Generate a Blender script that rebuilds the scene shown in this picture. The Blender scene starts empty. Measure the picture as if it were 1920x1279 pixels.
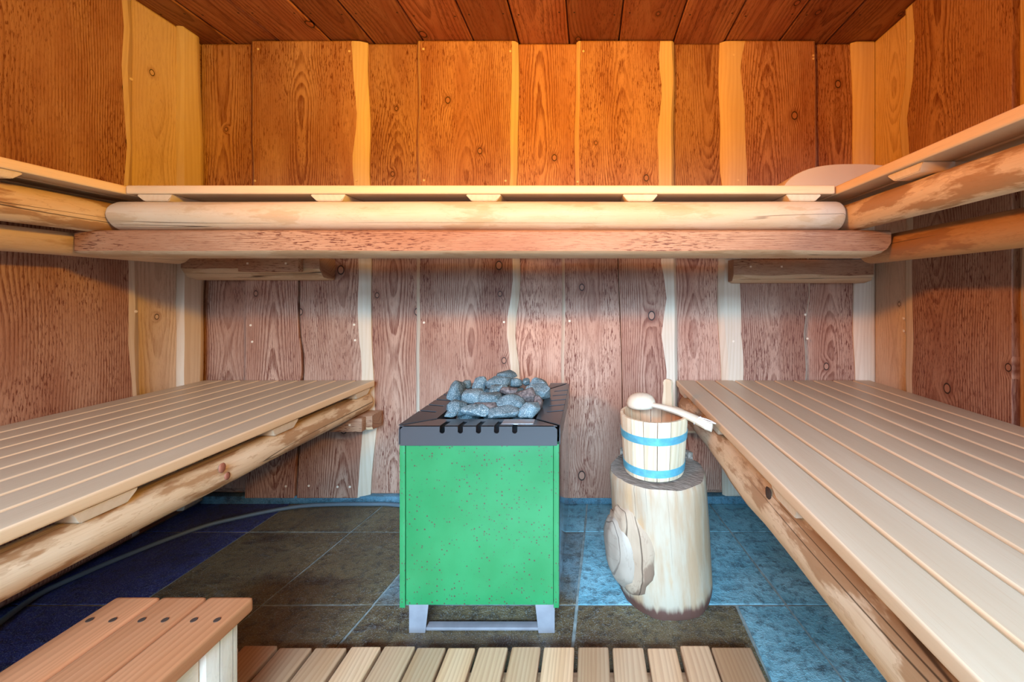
import bpy, bmesh, math, random
from mathutils import Vector, Matrix, noise

# ------------------------------------------------------------------ camera, world, lights
sc = bpy.context.scene
COL = sc.collection
F = 730.0                       # focal length in pixels of the 1920 px wide frame
EYE = 0.924                     # camera height
cam_d = bpy.data.cameras.new('camera')
cam = bpy.data.objects.new('camera', cam_d)
COL.objects.link(cam)
cam.location = (0, 0, EYE)
cam.rotation_euler = (math.radians(90), 0, 0)
cam_d.sensor_width = 36
cam_d.lens = F / 1920 * 36
cam_d.shift_x = -145 / 1920
cam_d.shift_y = -87.5 / 1920
cam_d.clip_start = 0.02
sc.camera = cam

sc.view_settings.view_transform = 'Standard'
sc.view_settings.look = 'None'
sc.view_settings.gamma = 1
sc.view_settings.use_curve_mapping = False
sc.view_settings.exposure = -0.15

world = bpy.data.worlds.new('world')
sc.world = world
world.use_nodes = True
bg = world.node_tree.nodes['Background']
bg.inputs[0].default_value = (0.80, 0.90, 1.0, 1)
bg.inputs[1].default_value = 0.05


def area(name, loc, aim, sx, sy, watts, col, spread=180):
    l = bpy.data.lights.new(name, 'AREA')
    l.shape = 'RECTANGLE'
    l.size, l.size_y = sx, sy
    l.energy = watts
    l.color = col
    l.spread = math.radians(spread)
    o = bpy.data.objects.new(name, l)
    COL.objects.link(o)
    o.location = loc
    o.rotation_euler = (Vector(aim) - Vector(loc)).to_track_quat('-Z', 'Y').to_euler()
    return o


# daylight falling in through the glazed front, and unseen warm lamp light, split in two to colour the upper walls
area('daylight', (0.10, -1.80, 1.98), (0.10, -0.05, 0.18), 2.3, 0.8, 195, (0.46, 0.72, 1.0), 82)
area('daylight', (-0.10, -1.80, 1.05), (-0.10, 0.6, 0.05), 2.8, 0.7, 34, (0.40, 0.69, 1.0), 54)
area('unseen_warm_light', (-1.45, -0.45, 1.68), (0.85, 1.6, 1.93), 0.4, 0.16, 20.5, (1.0, 0.34, 0.018), 88)
area('unseen_warm_light', (1.00, -0.45, 1.68), (-1.25, 1.6, 1.93), 0.4, 0.16, 21, (1.0, 0.50, 0.030), 88)

# ------------------------------------------------------------------ helpers


def Xat(px, y):
    return (px - 1105) * y / F


def Zat(py, y):
    return EYE - (py - 552) * y / F


def link(name, me, mats, parent=None, loc=(0, 0, 0)):
    o = bpy.data.objects.new(name, me)
    for m in (mats if isinstance(mats, (list, tuple)) else [mats]):
        if len(me.materials) < len(mats if isinstance(mats, (list, tuple)) else [mats]):
            me.materials.append(m)
    COL.objects.link(o)
    if parent is not None:
        o.parent = parent
        b = world_loc(parent)
        o.location = (loc[0] - b[0], loc[1] - b[1], loc[2] - b[2])
    else:
        o.location = loc
    return o


def world_loc(o):
    v = Vector(o.location)
    p = o.parent
    while p is not None:
        v = v + Vector(p.location)
        p = p.parent
    return v


def empty(name, loc):
    o = bpy.data.objects.new(name, None)
    o.empty_display_size = 0.05
    COL.objects.link(o)
    o.location = loc
    return o


def tag(o, label, cat, group=None):
    o['label'] = label
    o['category'] = cat
    if group:
        o['group'] = group
    return o


def struct(o):
    o['kind'] = 'structure'
    return o


def to_mesh(bm, name='m', smooth=True, angle=40, wc=None):
    """bmesh -> mesh; wc(co) gives the grain coordinates (across, depth, along)."""
    bmesh.ops.recalc_face_normals(bm, faces=bm.faces)
    if smooth:
        lim = math.radians(angle)
        for f in bm.faces:
            f.smooth = True
        for e in bm.edges:
            if len(e.link_faces) == 2 and e.calc_face_angle(0) > lim:
                e.smooth = False
    me = bpy.data.meshes.new(name)
    if wc is not None and callable(wc):
        vals = [wc(v.co) for v in bm.verts]
    else:
        vals = wc
    bm.to_mesh(me)
    bm.free()
    if vals is not None:
        a = me.attributes.new('wc', 'FLOAT_VECTOR', 'POINT')
        flat = [c for v in vals for c in v]
        a.data.foreach_set('vector', flat)
    return me


def wc_box(sx, sy, sz, seed=0):
    d = sorted(range(3), key=lambda i: (sx, sy, sz)[i])
    t, w, l = d
    r = random.Random(seed)
    ox, oz = r.uniform(-.02, .02), r.uniform(0, 40)
    return lambda c: (c[w] + ox, c[t], c[l] + oz)


def box_mesh(sx, sy, sz, bev=0.004, seg=2, seed=0):
    bm = bmesh.new()
    bmesh.ops.create_cube(bm, size=1)
    bmesh.ops.scale(bm, vec=(sx, sy, sz), verts=bm.verts)
    if bev:
        bmesh.ops.bevel(bm, geom=bm.edges, offset=bev, segments=seg, profile=0.6, affect='EDGES')
    return to_mesh(bm, 'box', wc=wc_box(sx, sy, sz, seed))


def box(name, x0, x1, y0, y1, z0, z1, mat, parent=None, bev=0.003, seg=2, seed=0):
    me = box_mesh(x1 - x0, y1 - y0, z1 - z0, bev, seg, seed)
    return link(name, me, mat, parent, ((x0 + x1) / 2, (y0 + y1) / 2, (z0 + z1) / 2))


AX = {'x': lambda t, u, v: (t, u, v), 'y': lambda t, u, v: (u, t, v), 'z': lambda t, u, v: (u, v, t)}


def sweep(axis, ts, fn, mats=None, mapf=None, wcf=None, angle=40, caps=True, capmat=0):
    """fn(t) -> list of (u, v); all sections have one length. mats: material index per section edge."""
    bm = bmesh.new()
    f3 = mapf or AX[axis]
    rows, wcs = [], []
    for t in ts:
        s = fn(t)
        row = []
        per = 0
        for i, (u, v) in enumerate(s):
            tt = t
            row.append(bm.verts.new(f3(tt, u, v)))
            if i:
                per += math.hypot(u - s[i - 1][0], v - s[i - 1][1])
            wcs.append(wcf(t, u, v, per, i) if wcf else (per, 0, t))
        rows.append(row)
    n = len(rows[0])
    for a, b in zip(rows, rows[1:]):
        for i in range(n):
            j = (i + 1) % n
            f = bm.faces.new((a[i], a[j], b[j], b[i]))
            f.material_index = mats[i] if mats else 0
    if caps:
        for r in (rows[0], rows[-1]):
            f = bm.faces.new(r)
            f.material_index = capmat
    bm.verts.index_update()
    return to_mesh(bm, 'sweep', angle=angle, wc=wcs)


def shift(me, loc):
    """move mesh so that its origin sits at loc (kept at world place by the object's location)"""
    me.transform(Matrix.Translation((-loc[0], -loc[1], -loc[2])))
    return me


def swept(name, mesh, mat, parent=None):
    c = [0, 0, 0]
    n = len(mesh.vertices)
    lo = [min(v.co[i] for v in mesh.vertices) for i in range(3)]
    hi = [max(v.co[i] for v in mesh.vertices) for i in range(3)]
    loc = ((lo[0] + hi[0]) / 2, (lo[1] + hi[1]) / 2, (lo[2] + hi[2]) / 2)
    shift(mesh, loc)
    return link(name, mesh, mat, parent, loc)


def lin(n, a, b):
    return [a + (b - a) * i / (n - 1) for i in range(n)]


def tube_mesh(pts, r, n=8):
    bm = bmesh.new()
    pts = [Vector(p) for p in pts]
    rows = []
    for i, p in enumerate(pts):
        d = (pts[min(i + 1, len(pts) - 1)] - pts[max(i - 1, 0)]).normalized()
        a = d.cross(Vector((0, 0, 1)))
        if a.length < 1e-4:
            a = Vector((1, 0, 0))
        a.normalize()
        b = d.cross(a)
        rows.append([bm.verts.new(p + r * (math.cos(2 * math.pi * k / n) * a + math.sin(2 * math.pi * k / n) * b)) for k in range(n)])
    for x, y in zip(rows, rows[1:]):
        for k in range(n):
            bm.faces.new((x[k], x[(k + 1) % n], y[(k + 1) % n], y[k]))
    bm.faces.new(rows[0])
    bm.faces.new(rows[-1])
    return to_mesh(bm, 'tube')


# ------------------------------------------------------------------ materials
class G:
    def __init__(self, name):
        self.m = bpy.data.materials.new(name)
        self.m.use_nodes = True
        self.nt = self.m.node_tree
        self.p = self.nt.nodes['Principled BSDF']

    def n(self, typ, ins=None, **props):
        nd = self.nt.nodes.new(typ)
        for k, v in props.items():
            setattr(nd, k, v)
        for k, v in (ins or {}).items():
            self.set(nd.inputs[k], v)
        return nd

    def set(self, sock, v):
        if isinstance(v, bpy.types.NodeSocket):
            self.nt.links.new(v, sock)
        elif isinstance(v, bpy.types.Node):
            self.nt.links.new(v.outputs[0], sock)
        else:
            if hasattr(sock.default_value, '__len__') and isinstance(v, (tuple, list)) and len(v) == 3 and len(sock.default_value) == 4:
                v = (*v, 1)
            sock.default_value = v

    def math(self, op, a, b=0.0, c=0.0, clamp=False):
        nd = self.nt.nodes.new('ShaderNodeMath')
        nd.operation = op
        nd.use_clamp = clamp
        self.set(nd.inputs[0], a)
        self.set(nd.inputs[1], b)
        self.set(nd.inputs[2], c)
        return nd.outputs[0]

    def mix(self, fac, a, b, blend='MIX'):
        nd = self.nt.nodes.new('ShaderNodeMix')
        nd.data_type = 'RGBA'
        nd.blend_type = blend
        nd.clamp_factor = True
        self.set(nd.inputs[0], fac)
        self.set(nd.inputs[6], a)
        self.set(nd.inputs[7], b)
        return nd.outputs[2]

    def rng(self, v, a, b, lo=0.0, hi=1.0, smooth=True):
        nd = self.nt.nodes.new('ShaderNodeMapRange')
        nd.interpolation_type = 'SMOOTHSTEP' if smooth else 'LINEAR'
        self.set(nd.inputs[0], v)
        nd.inputs[1].default_value = a
        nd.inputs[2].default_value = b
        nd.inputs[3].default_value = lo
        nd.inputs[4].default_value = hi
        return nd.outputs[0]

    def noise(self, vec, scale, w=None, detail=3.0, rough=0.55):
        nd = self.nt.nodes.new('ShaderNodeTexNoise')
        if w is not None:
            nd.noise_dimensions = '4D'
            self.set(nd.inputs['W'], w)
        self.set(nd.inputs['Vector'], vec)
        nd.inputs['Scale'].default_value = scale
        nd.inputs['Detail'].default_value = detail
        nd.inputs['Roughness'].default_value = rough
        return nd.outputs[0]

    def vscale(self, vec, s):
        nd = self.nt.nodes.new('ShaderNodeVectorMath')
        nd.operation = 'MULTIPLY'
        self.set(nd.inputs[0], vec)
        nd.inputs[1].default_value = s
        return nd.outputs[0]

    def bump(self, h, strength, dist=0.002):
        nd = self.n('ShaderNodeBump', {'Height': h, 'Strength': strength, 'Distance': dist})
        self.set(self.p.inputs['Normal'], nd.outputs[0])

    def done(self, color, rough=0.5, metal=0.0, spec=None):
        self.set(self.p.inputs['Base Color'], color)
        self.set(self.p.inputs['Roughness'], rough)
        self.p.inputs['Metallic'].default_value = metal
        if spec is not None:
            self.p.inputs['Specular IOR Level'].default_value = spec
        return self.m


def grain(g):
    at = g.n('ShaderNodeAttribute', attribute_name='wc')
    oi = g.n('ShaderNodeObjectInfo')
    w = g.math('MULTIPLY', oi.outputs['Random'], 60.0)
    return at.outputs['Vector'], w, oi.outputs['Random']


def wood(name, light, mid, dark, freq=135.0, ringamt=0.7, fleck=0.6, fleckcol=(0.2, 0.04, 0.01), knots=True,
         tone=0.22, rough=0.55, hmax=0.13, bump=0.35, spread=0.022):
    """plain-sawn board: arched rings, short dark flecks, knots with the rings flowing round them"""
    g = G(name)
    vec, w, rnd = grain(g)
    sep = g.n('ShaderNodeSeparateXYZ', {0: vec})
    ax, al = sep.outputs[0], sep.outputs[2]
    warp = g.math('MULTIPLY', g.math('SUBTRACT', g.noise(g.vscale(vec, (5, 5, 1.3)), 1.0, w, 2.0), 0.5), spread)
    wob = g.math('MULTIPLY', g.math('SUBTRACT', g.noise(g.vscale(vec, (30, 30, 9)), 1.0, w, 2.0), 0.5), 0.006)
    h = g.math('MULTIPLY', g.noise(g.vscale(vec, (0.0, 0.0, 1.6)), 1.0, w, 1.0), hmax)
    x = g.math('ADD', g.math('ADD', ax, warp), g.math('MULTIPLY', g.math('SUBTRACT', rnd, 0.5), 0.09))
    r = g.math('SQRT', g.math('ADD', g.math('MULTIPLY', x, x), g.math('MULTIPLY', h, h)))
    r = g.math('ADD', r, wob)
    kd = None
    if knots:
        kv = g.n('ShaderNodeTexVoronoi', {'Vector': g.vscale(vec, (7.0, 0.0, 3.2)), 'W': w, 'Scale': 1.0}, voronoi_dimensions='4D')
        # distance in 4D would drift off the board; use the 2D cell at a per-board offset instead
        off = g.n('ShaderNodeCombineXYZ', {0: g.math('MULTIPLY', rnd, 37.0), 1: g.math('MULTIPLY', rnd, 91.0), 2: 0.0})
        c2 = g.n('ShaderNodeCombineXYZ', {0: g.math('MULTIPLY', ax, 5.5), 1: g.math('MULTIPLY', al, 4.0), 2: 0.0})
        vv = g.n('ShaderNodeVectorMath', {0: c2, 1: off}, operation='ADD')
        kv.voronoi_dimensions = '2D'
        g.set(kv.inputs['Vector'], vv.outputs[0])
        kd = kv.outputs['Distance']
        # only some cells hold a knot
        sel = g.n('ShaderNodeSeparateColor', {0: kv.outputs['Color']})
        kd = g.math('MULTIPLY', kd, g.math('ADD', 0.75, sel.outputs[1]))
        kd = g.math('ADD', kd, g.math('GREATER_THAN', sel.outputs[0], 0.30))
        flow = g.rng(kd, 0.0, 0.24, 0.012, 0.0)
        r = g.math('ADD', r, flow)
    ph = g.math('FRACT', g.math('MULTIPLY', r, freq))
    ring = g.math('MULTIPLY', g.rng(ph, 0.25, 0.85), g.rng(ph, 0.90, 1.0, 1.0, 0.0))
    ringmask = g.rng(g.noise(g.vscale(vec, (6, 6, 1.5)), 1.0, w, 2.0), 0.32, 0.62, 0.25, 1.0)
    fine = g.noise(g.vscale(vec, (620, 400, 16)), 1.0, w, 3.0, 0.6)
    ring = g.math('MULTIPLY', g.math('MULTIPLY', ring, ringmask), g.math('MULTIPLY', g.rng(fine, 0.36, 0.62, 0.35, 1.25), ringamt))
    fl = g.rng(g.noise(g.vscale(vec, (330, 260, 38)), 1.0, w, 3.5, 0.6), 0.525, 0.61)
    flm = g.rng(g.noise(g.vscale(vec, (9, 9, 2.5)), 1.0, w, 2.0), 0.40, 0.60, 0.30, 1.0)
    fl = g.math('MULTIPLY', g.math('MULTIPLY', fl, flm), fleck)
    blot = g.rng(g.noise(g.vscale(vec, (10, 10, 2.2)), 1.0, w, 3.0), 0.35, 0.68)
    base = g.mix(blot, light, mid)
    base = g.mix(g.rng(fine, 0.38, 0.68, 0.0, 0.5), base, mid)
    c = g.mix(ring, base, dark)
    c = g.mix(fl, c, fleckcol)
    if kd is not None:
        kin = g.rng(kd, 0.050, 0.060, 1.0, 0.0)
        krim = g.math('MULTIPLY', g.rng(kd, 0.046, 0.056), g.rng(kd, 0.062, 0.074, 1.0, 0.0))
        halo = g.rng(kd, 0.05, 0.17, 0.55, 0.0)
        c = g.mix(halo, c, g.mix(0.5, dark, fleckcol))
        c = g.mix(kin, c, mid)
        c = g.mix(krim, c, (0.02, 0.008, 0.004))
    t = g.rng(rnd, 0.0, 1.0, 1.0 - tone, 1.0 + tone * 0.6, False)
    cc = g.n('ShaderNodeCombineColor', {0: t, 1: t, 2: t})
    c = g.mix(1.0, c, cc.outputs[0], 'MULTIPLY')
    hgt = g.math('SUBTRACT', g.math('MULTIPLY', fine, 0.4), g.math('ADD', g.math('MULTIPLY', ring, 0.5), g.math('MULTIPLY', fl, 0.7)))
    g.bump(hgt, bump, 0.0015)
    return g.done(c, rough, spec=0.35)


def soft_wood(name, a, b, line=(0.4, 0.2, 0.09), lineamt=0.25, freq=70.0, rough=0.5, tone=0.12):
    """smooth planed timber with faint straight grain"""
    g = G(name)
    vec, w, rnd = grain(g)
    big = g.noise(g.vscale(vec, (14, 14, 1.6)), 1.0, w, 3.0)
    c = g.mix(g.rng(big, 0.3, 0.7), a, b)
    sep = g.n('ShaderNodeSeparateXYZ', {0: vec})
    x = g.math('ADD', sep.outputs[0], g.math('MULTIPLY', g.noise(g.vscale(vec, (8, 8, 1.0)), 1.0, w, 2.0), 0.10))
    ph = g.math('FRACT', g.math('MULTIPLY', x, freq))
    ring = g.math('MULTIPLY', g.rng(ph, 0.2, 0.9), g.rng(ph, 0.92, 1.0, 1.0, 0.0))
    c = g.mix(g.math('MULTIPLY', ring, lineamt), c, line)
    fine = g.noise(g.vscale(vec, (500, 400, 14)), 1.0, w, 2.0)
    c = g.mix(g.rng(fine, 0.5, 0.8, 0.0, 0.3), c, line)
    t = g.rng(rnd, 0.0, 1.0, 1.0 - tone, 1.0 + tone * 0.5, False)
    cc = g.n('ShaderNodeCombineColor', {0: t, 1: t, 2: t})
    c = g.mix(1.0, c, cc.outputs[0], 'MULTIPLY')
    g.bump(fine, 0.12, 0.001)
    return g.done(c, rough, spec=0.4)


def log_wood(name, a, b, stain, crack=(0.05, 0.025, 0.012), stainamt=0.8, lo=0.52, hi=0.58, rough=0.5):
    """peeled log: pale sapwood, patches of left-over bast with wandering outlines, drying cracks"""
    g = G(name)
    vec, w, rnd = grain(g)
    n1 = g.noise(g.vscale(vec, (13, 13, 3.5)), 1.0, w, 4.0, 0.6)
    c = g.mix(g.rng(n1, 0.3, 0.7), a, b)
    n2 = g.noise(g.vscale(vec, (17, 17, 4.5)), 1.0, g.math('ADD', w, 7.0), 5.0, 0.6)
    c = g.mix(g.math('MULTIPLY', g.rng(n2, lo, hi), stainamt), c, stain)
    cont = g.math('ABSOLUTE', g.math('SUBTRACT', g.math('FRACT', g.math('MULTIPLY', n2, 9.0)), 0.5))
    c = g.mix(g.rng(cont, 0.0, 0.10, 0.35 * stainamt, 0.0), c, stain)
    # drying cracks run lengthways
    nx = g.noise(g.vscale(vec, (11, 11, 0.22)), 1.0, g.math('ADD', w, 21.0), 2.5)
    cr = g.math('ABSOLUTE', g.math('SUBTRACT', nx, 0.5))
    cm = g.rng(g.noise(g.vscale(vec, (2, 2, 1.6)), 1.0, w, 1.0), 0.44, 0.52)
    crk = g.math('MULTIPLY', g.rng(cr, 0.0010, 0.0045, 1.0, 0.0), cm)
    c = g.mix(g.math('MULTIPLY', crk, 0.85), c, crack)
    fine = g.noise(g.vscale(vec, (260, 260, 10)), 1.0, w, 3.0)
    c = g.mix(g.rng(fine, 0.5, 0.8, 0.0, 0.3), c, stain)
    g.bump(g.math('SUBTRACT', g.math('ADD', g.math('MULTIPLY', n2, 1.2), g.math('MULTIPLY', fine, 0.2)), crk), 0.45, 0.004)
    return g.done(c, rough, spec=0.4)


def slate(name, a, b, c3, rough=0.55):
    g = G(name)
    tc = g.n('ShaderNodeTexCoord')
    oi = g.n('ShaderNodeObjectInfo')
    v = g.n('ShaderNodeVectorMath', {0: tc.outputs['Object'], 1: oi.outputs['Location']}, operation='ADD').outputs[0]
    n1 = g.noise(v, 5.0, None, 5.0, 0.6)
    n2 = g.noise(v, 38.0, None, 5.0, 0.7)
    n3 = g.noise(v, 340.0, None, 2.0, 0.6)
    n4 = g.noise(g.vscale(v, (3, 9, 5)), 1.0, None, 6.0, 0.65)
    c = g.mix(g.rng(n1, 0.36, 0.64), a, b)
    c = g.mix(g.rng(n4, 0.54, 0.68), c, c3)
    c = g.mix(g.rng(n2, 0.46, 0.66, 0.0, 0.9), c, g.mix(0.65, c, (0.010, 0.010, 0.012)))
    c = g.mix(g.rng(n3, 0.54, 0.68, 0.0, 0.8), c, g.mix(0.45, c, (0.45, 0.50, 0.50)))
    # pale hairline veins
    vn = g.math('ABSOLUTE', g.math('SUBTRACT', g.noise(g.vscale(v, (2.2, 4, 1)), 1.0, None, 3.0), 0.5))
    c = g.mix(g.rng(vn, 0.0, 0.003, 0.22, 0.0), c, (0.20, 0.24, 0.26))
    h = g.math('ADD', g.math('MULTIPLY', n1, 1.5), g.math('ADD', n2, g.math('MULTIPLY', n3, 0.25)))
    g.bump(h, 0.9, 0.007)
    return g.done(c, rough, spec=0.5)


def flat(name, col, rough=0.5, metal=0.0, var=0.0, scale=40.0):
    g = G(name)
    if var:
        tc = g.n('ShaderNodeTexCoord')
        n = g.noise(tc.outputs['Object'], scale, None, 4.0)
        d = tuple(x * (1 - var) for x in col)
        l = tuple(min(1, x * (1 + var)) for x in col)
        return g.done(g.mix(g.rng(n, 0.3, 0.7), d, l), rough, metal)
    return g.done(col, rough, metal)


M = {}
M['heart'] = wood('larch_heartwood', (0.58, 0.345, 0.235), (0.42, 0.20, 0.125), (0.21, 0.068, 0.036), fleckcol=(0.16, 0.038, 0.020), fleck=1.0, ringamt=1.0)
M['ceil'] = wood('ceiling_larch', (0.50, 0.23, 0.10), (0.36, 0.12, 0.05), (0.14, 0.03, 0.012), fleckcol=(0.10, 0.018, 0.008), tone=0.35, freq=80)
M['sap'] = soft_wood('larch_sapwood', (0.76, 0.62, 0.47), (0.66, 0.51, 0.36), (0.52, 0.34, 0.2), 0.25, 60)
M['paleboard'] = wood('pale_larch', (0.66, 0.52, 0.40), (0.60, 0.44, 0.32), (0.36, 0.21, 0.13), ringamt=0.6, fleck=0.25, fleckcol=(0.25, 0.08, 0.03))
M['plug'] = flat('pale_wood_plug', (0.80, 0.66, 0.5), 0.5)
M['slat'] = soft_wood('bench_slat_wood', (0.60, 0.48, 0.33), (0.54, 0.415, 0.275), (0.46, 0.28, 0.16), 0.06, 95, 0.42, 0.06)
M['slatedge'] = soft_wood('pale_slat_edge', (0.84, 0.66, 0.44), (0.78, 0.58, 0.36), (0.6, 0.42, 0.25), 0.08, 60, 0.42)
M['batten'] = soft_wood('pale_aspen', (0.80, 0.69, 0.53), (0.74, 0.61, 0.44), (0.6, 0.42, 0.25), 0.12, 60, 0.5)
M['stool'] = soft_wood('stool_wood', (0.62, 0.27, 0.125), (0.54, 0.215, 0.09), (0.32, 0.11, 0.04), 0.35, 80, 0.42)
M['mat'] = soft_wood('duckboard_wood', (0.66, 0.40, 0.23), (0.58, 0.30, 0.145), (0.36, 0.15, 0.065), 0.35, 85, 0.42, 0.3)
M['lime'] = log_wood('pale_stool_side', (0.86, 0.78, 0.66), (0.80, 0.68, 0.52), (0.55, 0.45, 0.40), stainamt=0.4)
M['log'] = log_wood('peeled_log', (0.78, 0.62, 0.42), (0.68, 0.49, 0.29), (0.38, 0.20, 0.085), stainamt=.85, lo=.49, hi=.55)
M['logpale'] = log_wood('pale_peeled_log', (0.70, 0.60, 0.46), (0.66, 0.52, 0.34), (0.50, 0.34, 0.18), stainamt=0.5)
M['hewn'] = wood('hewn_beam', (0.52, 0.32, 0.195), (0.40, 0.19, 0.10), (0.20, 0.065, 0.028), fleck=1.0, ringamt=0.45, knots=False, fleckcol=(0.13, 0.032, 0.015), hmax=.03, freq=210, spread=.04)
M['sapwane'] = log_wood('wane_of_beam', (0.66, 0.48, 0.30), (0.56, 0.38, 0.22), (0.40, 0.22, 0.10), stainamt=0.5)
M['beamside'] = log_wood('brown_side_beam', (0.50, 0.28, 0.12), (0.42, 0.21, 0.085), (0.28, 0.12, 0.045), stainamt=0.7)
M['slate_blue'] = slate('slate_blue', (0.12, 0.29, 0.34), (0.22, 0.42, 0.47), (0.07, 0.13, 0.15))
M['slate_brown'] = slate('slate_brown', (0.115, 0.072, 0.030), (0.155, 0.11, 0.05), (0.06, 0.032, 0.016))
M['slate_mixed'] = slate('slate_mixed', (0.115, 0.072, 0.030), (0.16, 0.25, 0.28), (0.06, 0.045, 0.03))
M['slate_shade'] = slate('slate_shade_blue', (0.022, 0.028, 0.15), (0.035, 0.045, 0.19), (0.018, 0.018, 0.09))  # deep blue shade under the left bench, put into the tile colour
M['grout'] = flat('grout', (0.22, 0.24, 0.22), 0.9, var=0.3)
M['skirt'] = slate('slate_skirting', (0.05, 0.15, 0.20), (0.10, 0.22, 0.28), (0.05, 0.10, 0.13))
M['black'] = flat('black_coated_steel', (0.13, 0.135, 0.145), 0.30, 0.75)
M['steel'] = flat('brushed_steel', (0.66, 0.67, 0.69), 0.13, 1.0, 0.06, 20)
M['steelfoot'] = flat('satin_steel', (0.34, 0.31, 0.32), 0.5, 0.5, 0.1, 20)
M['plate'] = flat('silver_plate', (0.55, 0.56, 0.58), 0.4, 0.8)
M['dark'] = flat('dark_inside', (0.015, 0.015, 0.016), 0.8)
M['hoop'] = flat('blue_steel_hoop', (0.13, 0.42, 0.52), 0.4, 0.35, 0.15, 60)
M['pail'] = soft_wood('pale_pail_wood', (0.76, 0.61, 0.42), (0.70, 0.53, 0.34), (0.52, 0.33, 0.17), 0.4, 70, 0.5, .2)
M['pailin'] = soft_wood('pail_inside', (0.62, 0.36, 0.20), (0.55, 0.29, 0.15), (0.36, 0.16, 0.07), 0.3, 55, 0.5)
M['cable'] = flat('grey_cable', (0.10, 0.13, 0.15), 0.5)
M['cord'] = flat('white_cord', (0.75, 0.74, 0.70), 0.8)
M['knot'] = log_wood('red_knot', (0.42, 0.17, 0.10), (0.30, 0.10, 0.06), (0.12, 0.03, 0.02), stainamt=.9)
M['hole'] = flat('screw_hole', (0.05, 0.025, 0.015), 0.7)


def green_mat():
    g = G('speckled_green_enamel')
    tc = g.n('ShaderNodeTexCoord')
    v = tc.outputs['Object']
    n = g.noise(v, 9.0, None, 3.0)
    c = g.mix(g.rng(n, 0.3, 0.7), (0.021, 0.175, 0.054), (0.028, 0.205, 0.068))
    vo = g.n('ShaderNodeTexVoronoi', {'Vector': v, 'Scale': 150.0})
    sel = g.n('ShaderNodeSeparateColor', {0: vo.outputs['Color']})
    rad = g.rng(sel.outputs[0], 0.30, 1.0, -0.08, 0.34, False)
    dot = g.math('LESS_THAN', vo.outputs['Distance'], rad)
    c = g.mix(dot, c, g.mix(sel.outputs[1], (0.11, 0.03, 0.025), (0.03, 0.10, 0.06)))
    return g.done(c, 0.32, spec=0.5)


M['green'] = green_mat()


def stone_mat():
    g = G('grey_sauna_stone')
    tc = g.n('ShaderNodeTexCoord')
    oi = g.n('ShaderNodeObjectInfo')
    v = tc.outputs['Object']
    n1 = g.noise(v, 30.0, oi.outputs['Random'], 4.0)
    n2 = g.noise(v, 480.0, oi.outputs['Random'], 2.0)
    c = g.mix(g.rng(n1, 0.35, 0.65), (0.055, 0.105, 0.125), (0.12, 0.20, 0.23))
    c = g.mix(g.rng(n2, 0.52, 0.66), c, (0.42, 0.48, 0.48))
    c = g.mix(g.rng(n2, 0.32, 0.44, 0.8, 0.0), c, (0.012, 0.018, 0.024))
    t = g.rng(oi.outputs['Random'], 0.0, 1.0, 0.75, 1.15, False)
    cc = g.n('ShaderNodeCombineColor', {0: t, 1: t, 2: t})
    c = g.mix(1.0, c, cc.outputs[0], 'MULTIPLY')
    g.bump(g.math('ADD', n1, g.math('MULTIPLY', n2, 0.4)), 0.6, 0.004)
    return g.done(c, 0.8)


M['stone'] = stone_mat()
gb = G('brown_sauna_stone')
_v = gb.n('ShaderNodeTexCoord').outputs['Object']
_n = gb.noise(_v, 120.0, None, 4.0)
gb.bump(_n, 0.5, 0.003)
M['stonebrown'] = gb.done(gb.mix(gb.rng(_n, 0.35, 0.65), (0.06, 0.05, 0.05), (0.19, 0.16, 0.15)), 0.75)


def endgrain():
    g = G('grey_end_grain')
    tc = g.n('ShaderNodeTexCoord')
    v = tc.outputs['Object']
    n = g.noise(g.vscale(v, (60, 200, 60)), 1.0, None, 4.0)
    ro = g.n('ShaderNodeVectorRotate', {'Vector': v, 'Angle': 0.5}, rotation_type='Z_AXIS')
    n = g.noise(g.vscale(ro.outputs[0], (25, 240, 60)), 1.0, None, 4.0, 0.7)
    c = g.mix(g.rng(n, 0.35, 0.68), (0.12, 0.085, 0.06), (0.40, 0.31, 0.24))
    g.bump(n, 0.9, 0.006)
    return g.done(c, 0.85)


M['endgrain'] = endgrain()


def stump_mat():
    g = G('weathered_stump')
    vec, w, rnd = grain(g)
    sep = g.n('ShaderNodeSeparateXYZ', {0: vec})
    n1 = g.noise(g.vscale(vec, (28, 28, 4)), 1.0, w, 4.0, 0.6)
    c = g.mix(g.rng(n1, 0.35, 0.62), (0.40, 0.245, 0.135), (0.45, 0.35, 0.245))
    n2 = g.noise(g.vscale(vec, (16, 16, 5)), 1.0, g.math('ADD', w, 4.0), 4.0)
    c = g.mix(g.rng(n2, 0.56, 0.66, 0.0, 0.7), c, (0.46, 0.27, 0.13))
    nx = g.noise(g.vscale(vec, (22, 22, 0.35)), 1.0, g.math('ADD', w, 11.0), 1.0)
    crk = g.rng(g.math('ABSOLUTE', g.math('SUBTRACT', nx, 0.5)), 0.0010, 0.0045, 1.0, 0.0)
    crk = g.math('MULTIPLY', crk, g.rng(g.noise(g.vscale(vec, (9, 9, 2.0)), 1.0, w, 1.0), 0.42, 0.55))
    c = g.mix(g.math('MULTIPLY', crk, 0.8), c, (0.10, 0.05, 0.03))
    # rotted rim where the stump stands on the wet floor: a ragged stain
    nz = g.noise(g.vscale(vec, (60, 60, 8)), 1.0, w, 3.0)
    zz = g.math('SUBTRACT', sep.outputs[2], g.math('MULTIPLY', nz, 0.055))
    c = g.mix(g.rng(zz, -0.004, 0.022, 0.95, 0.0), c, (0.09, 0.028, 0.018))
    g.bump(g.math('SUBTRACT', g.math('ADD', n1, n2), crk), 0.6, 0.005)
    return g.done(c, 0.65)


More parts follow.
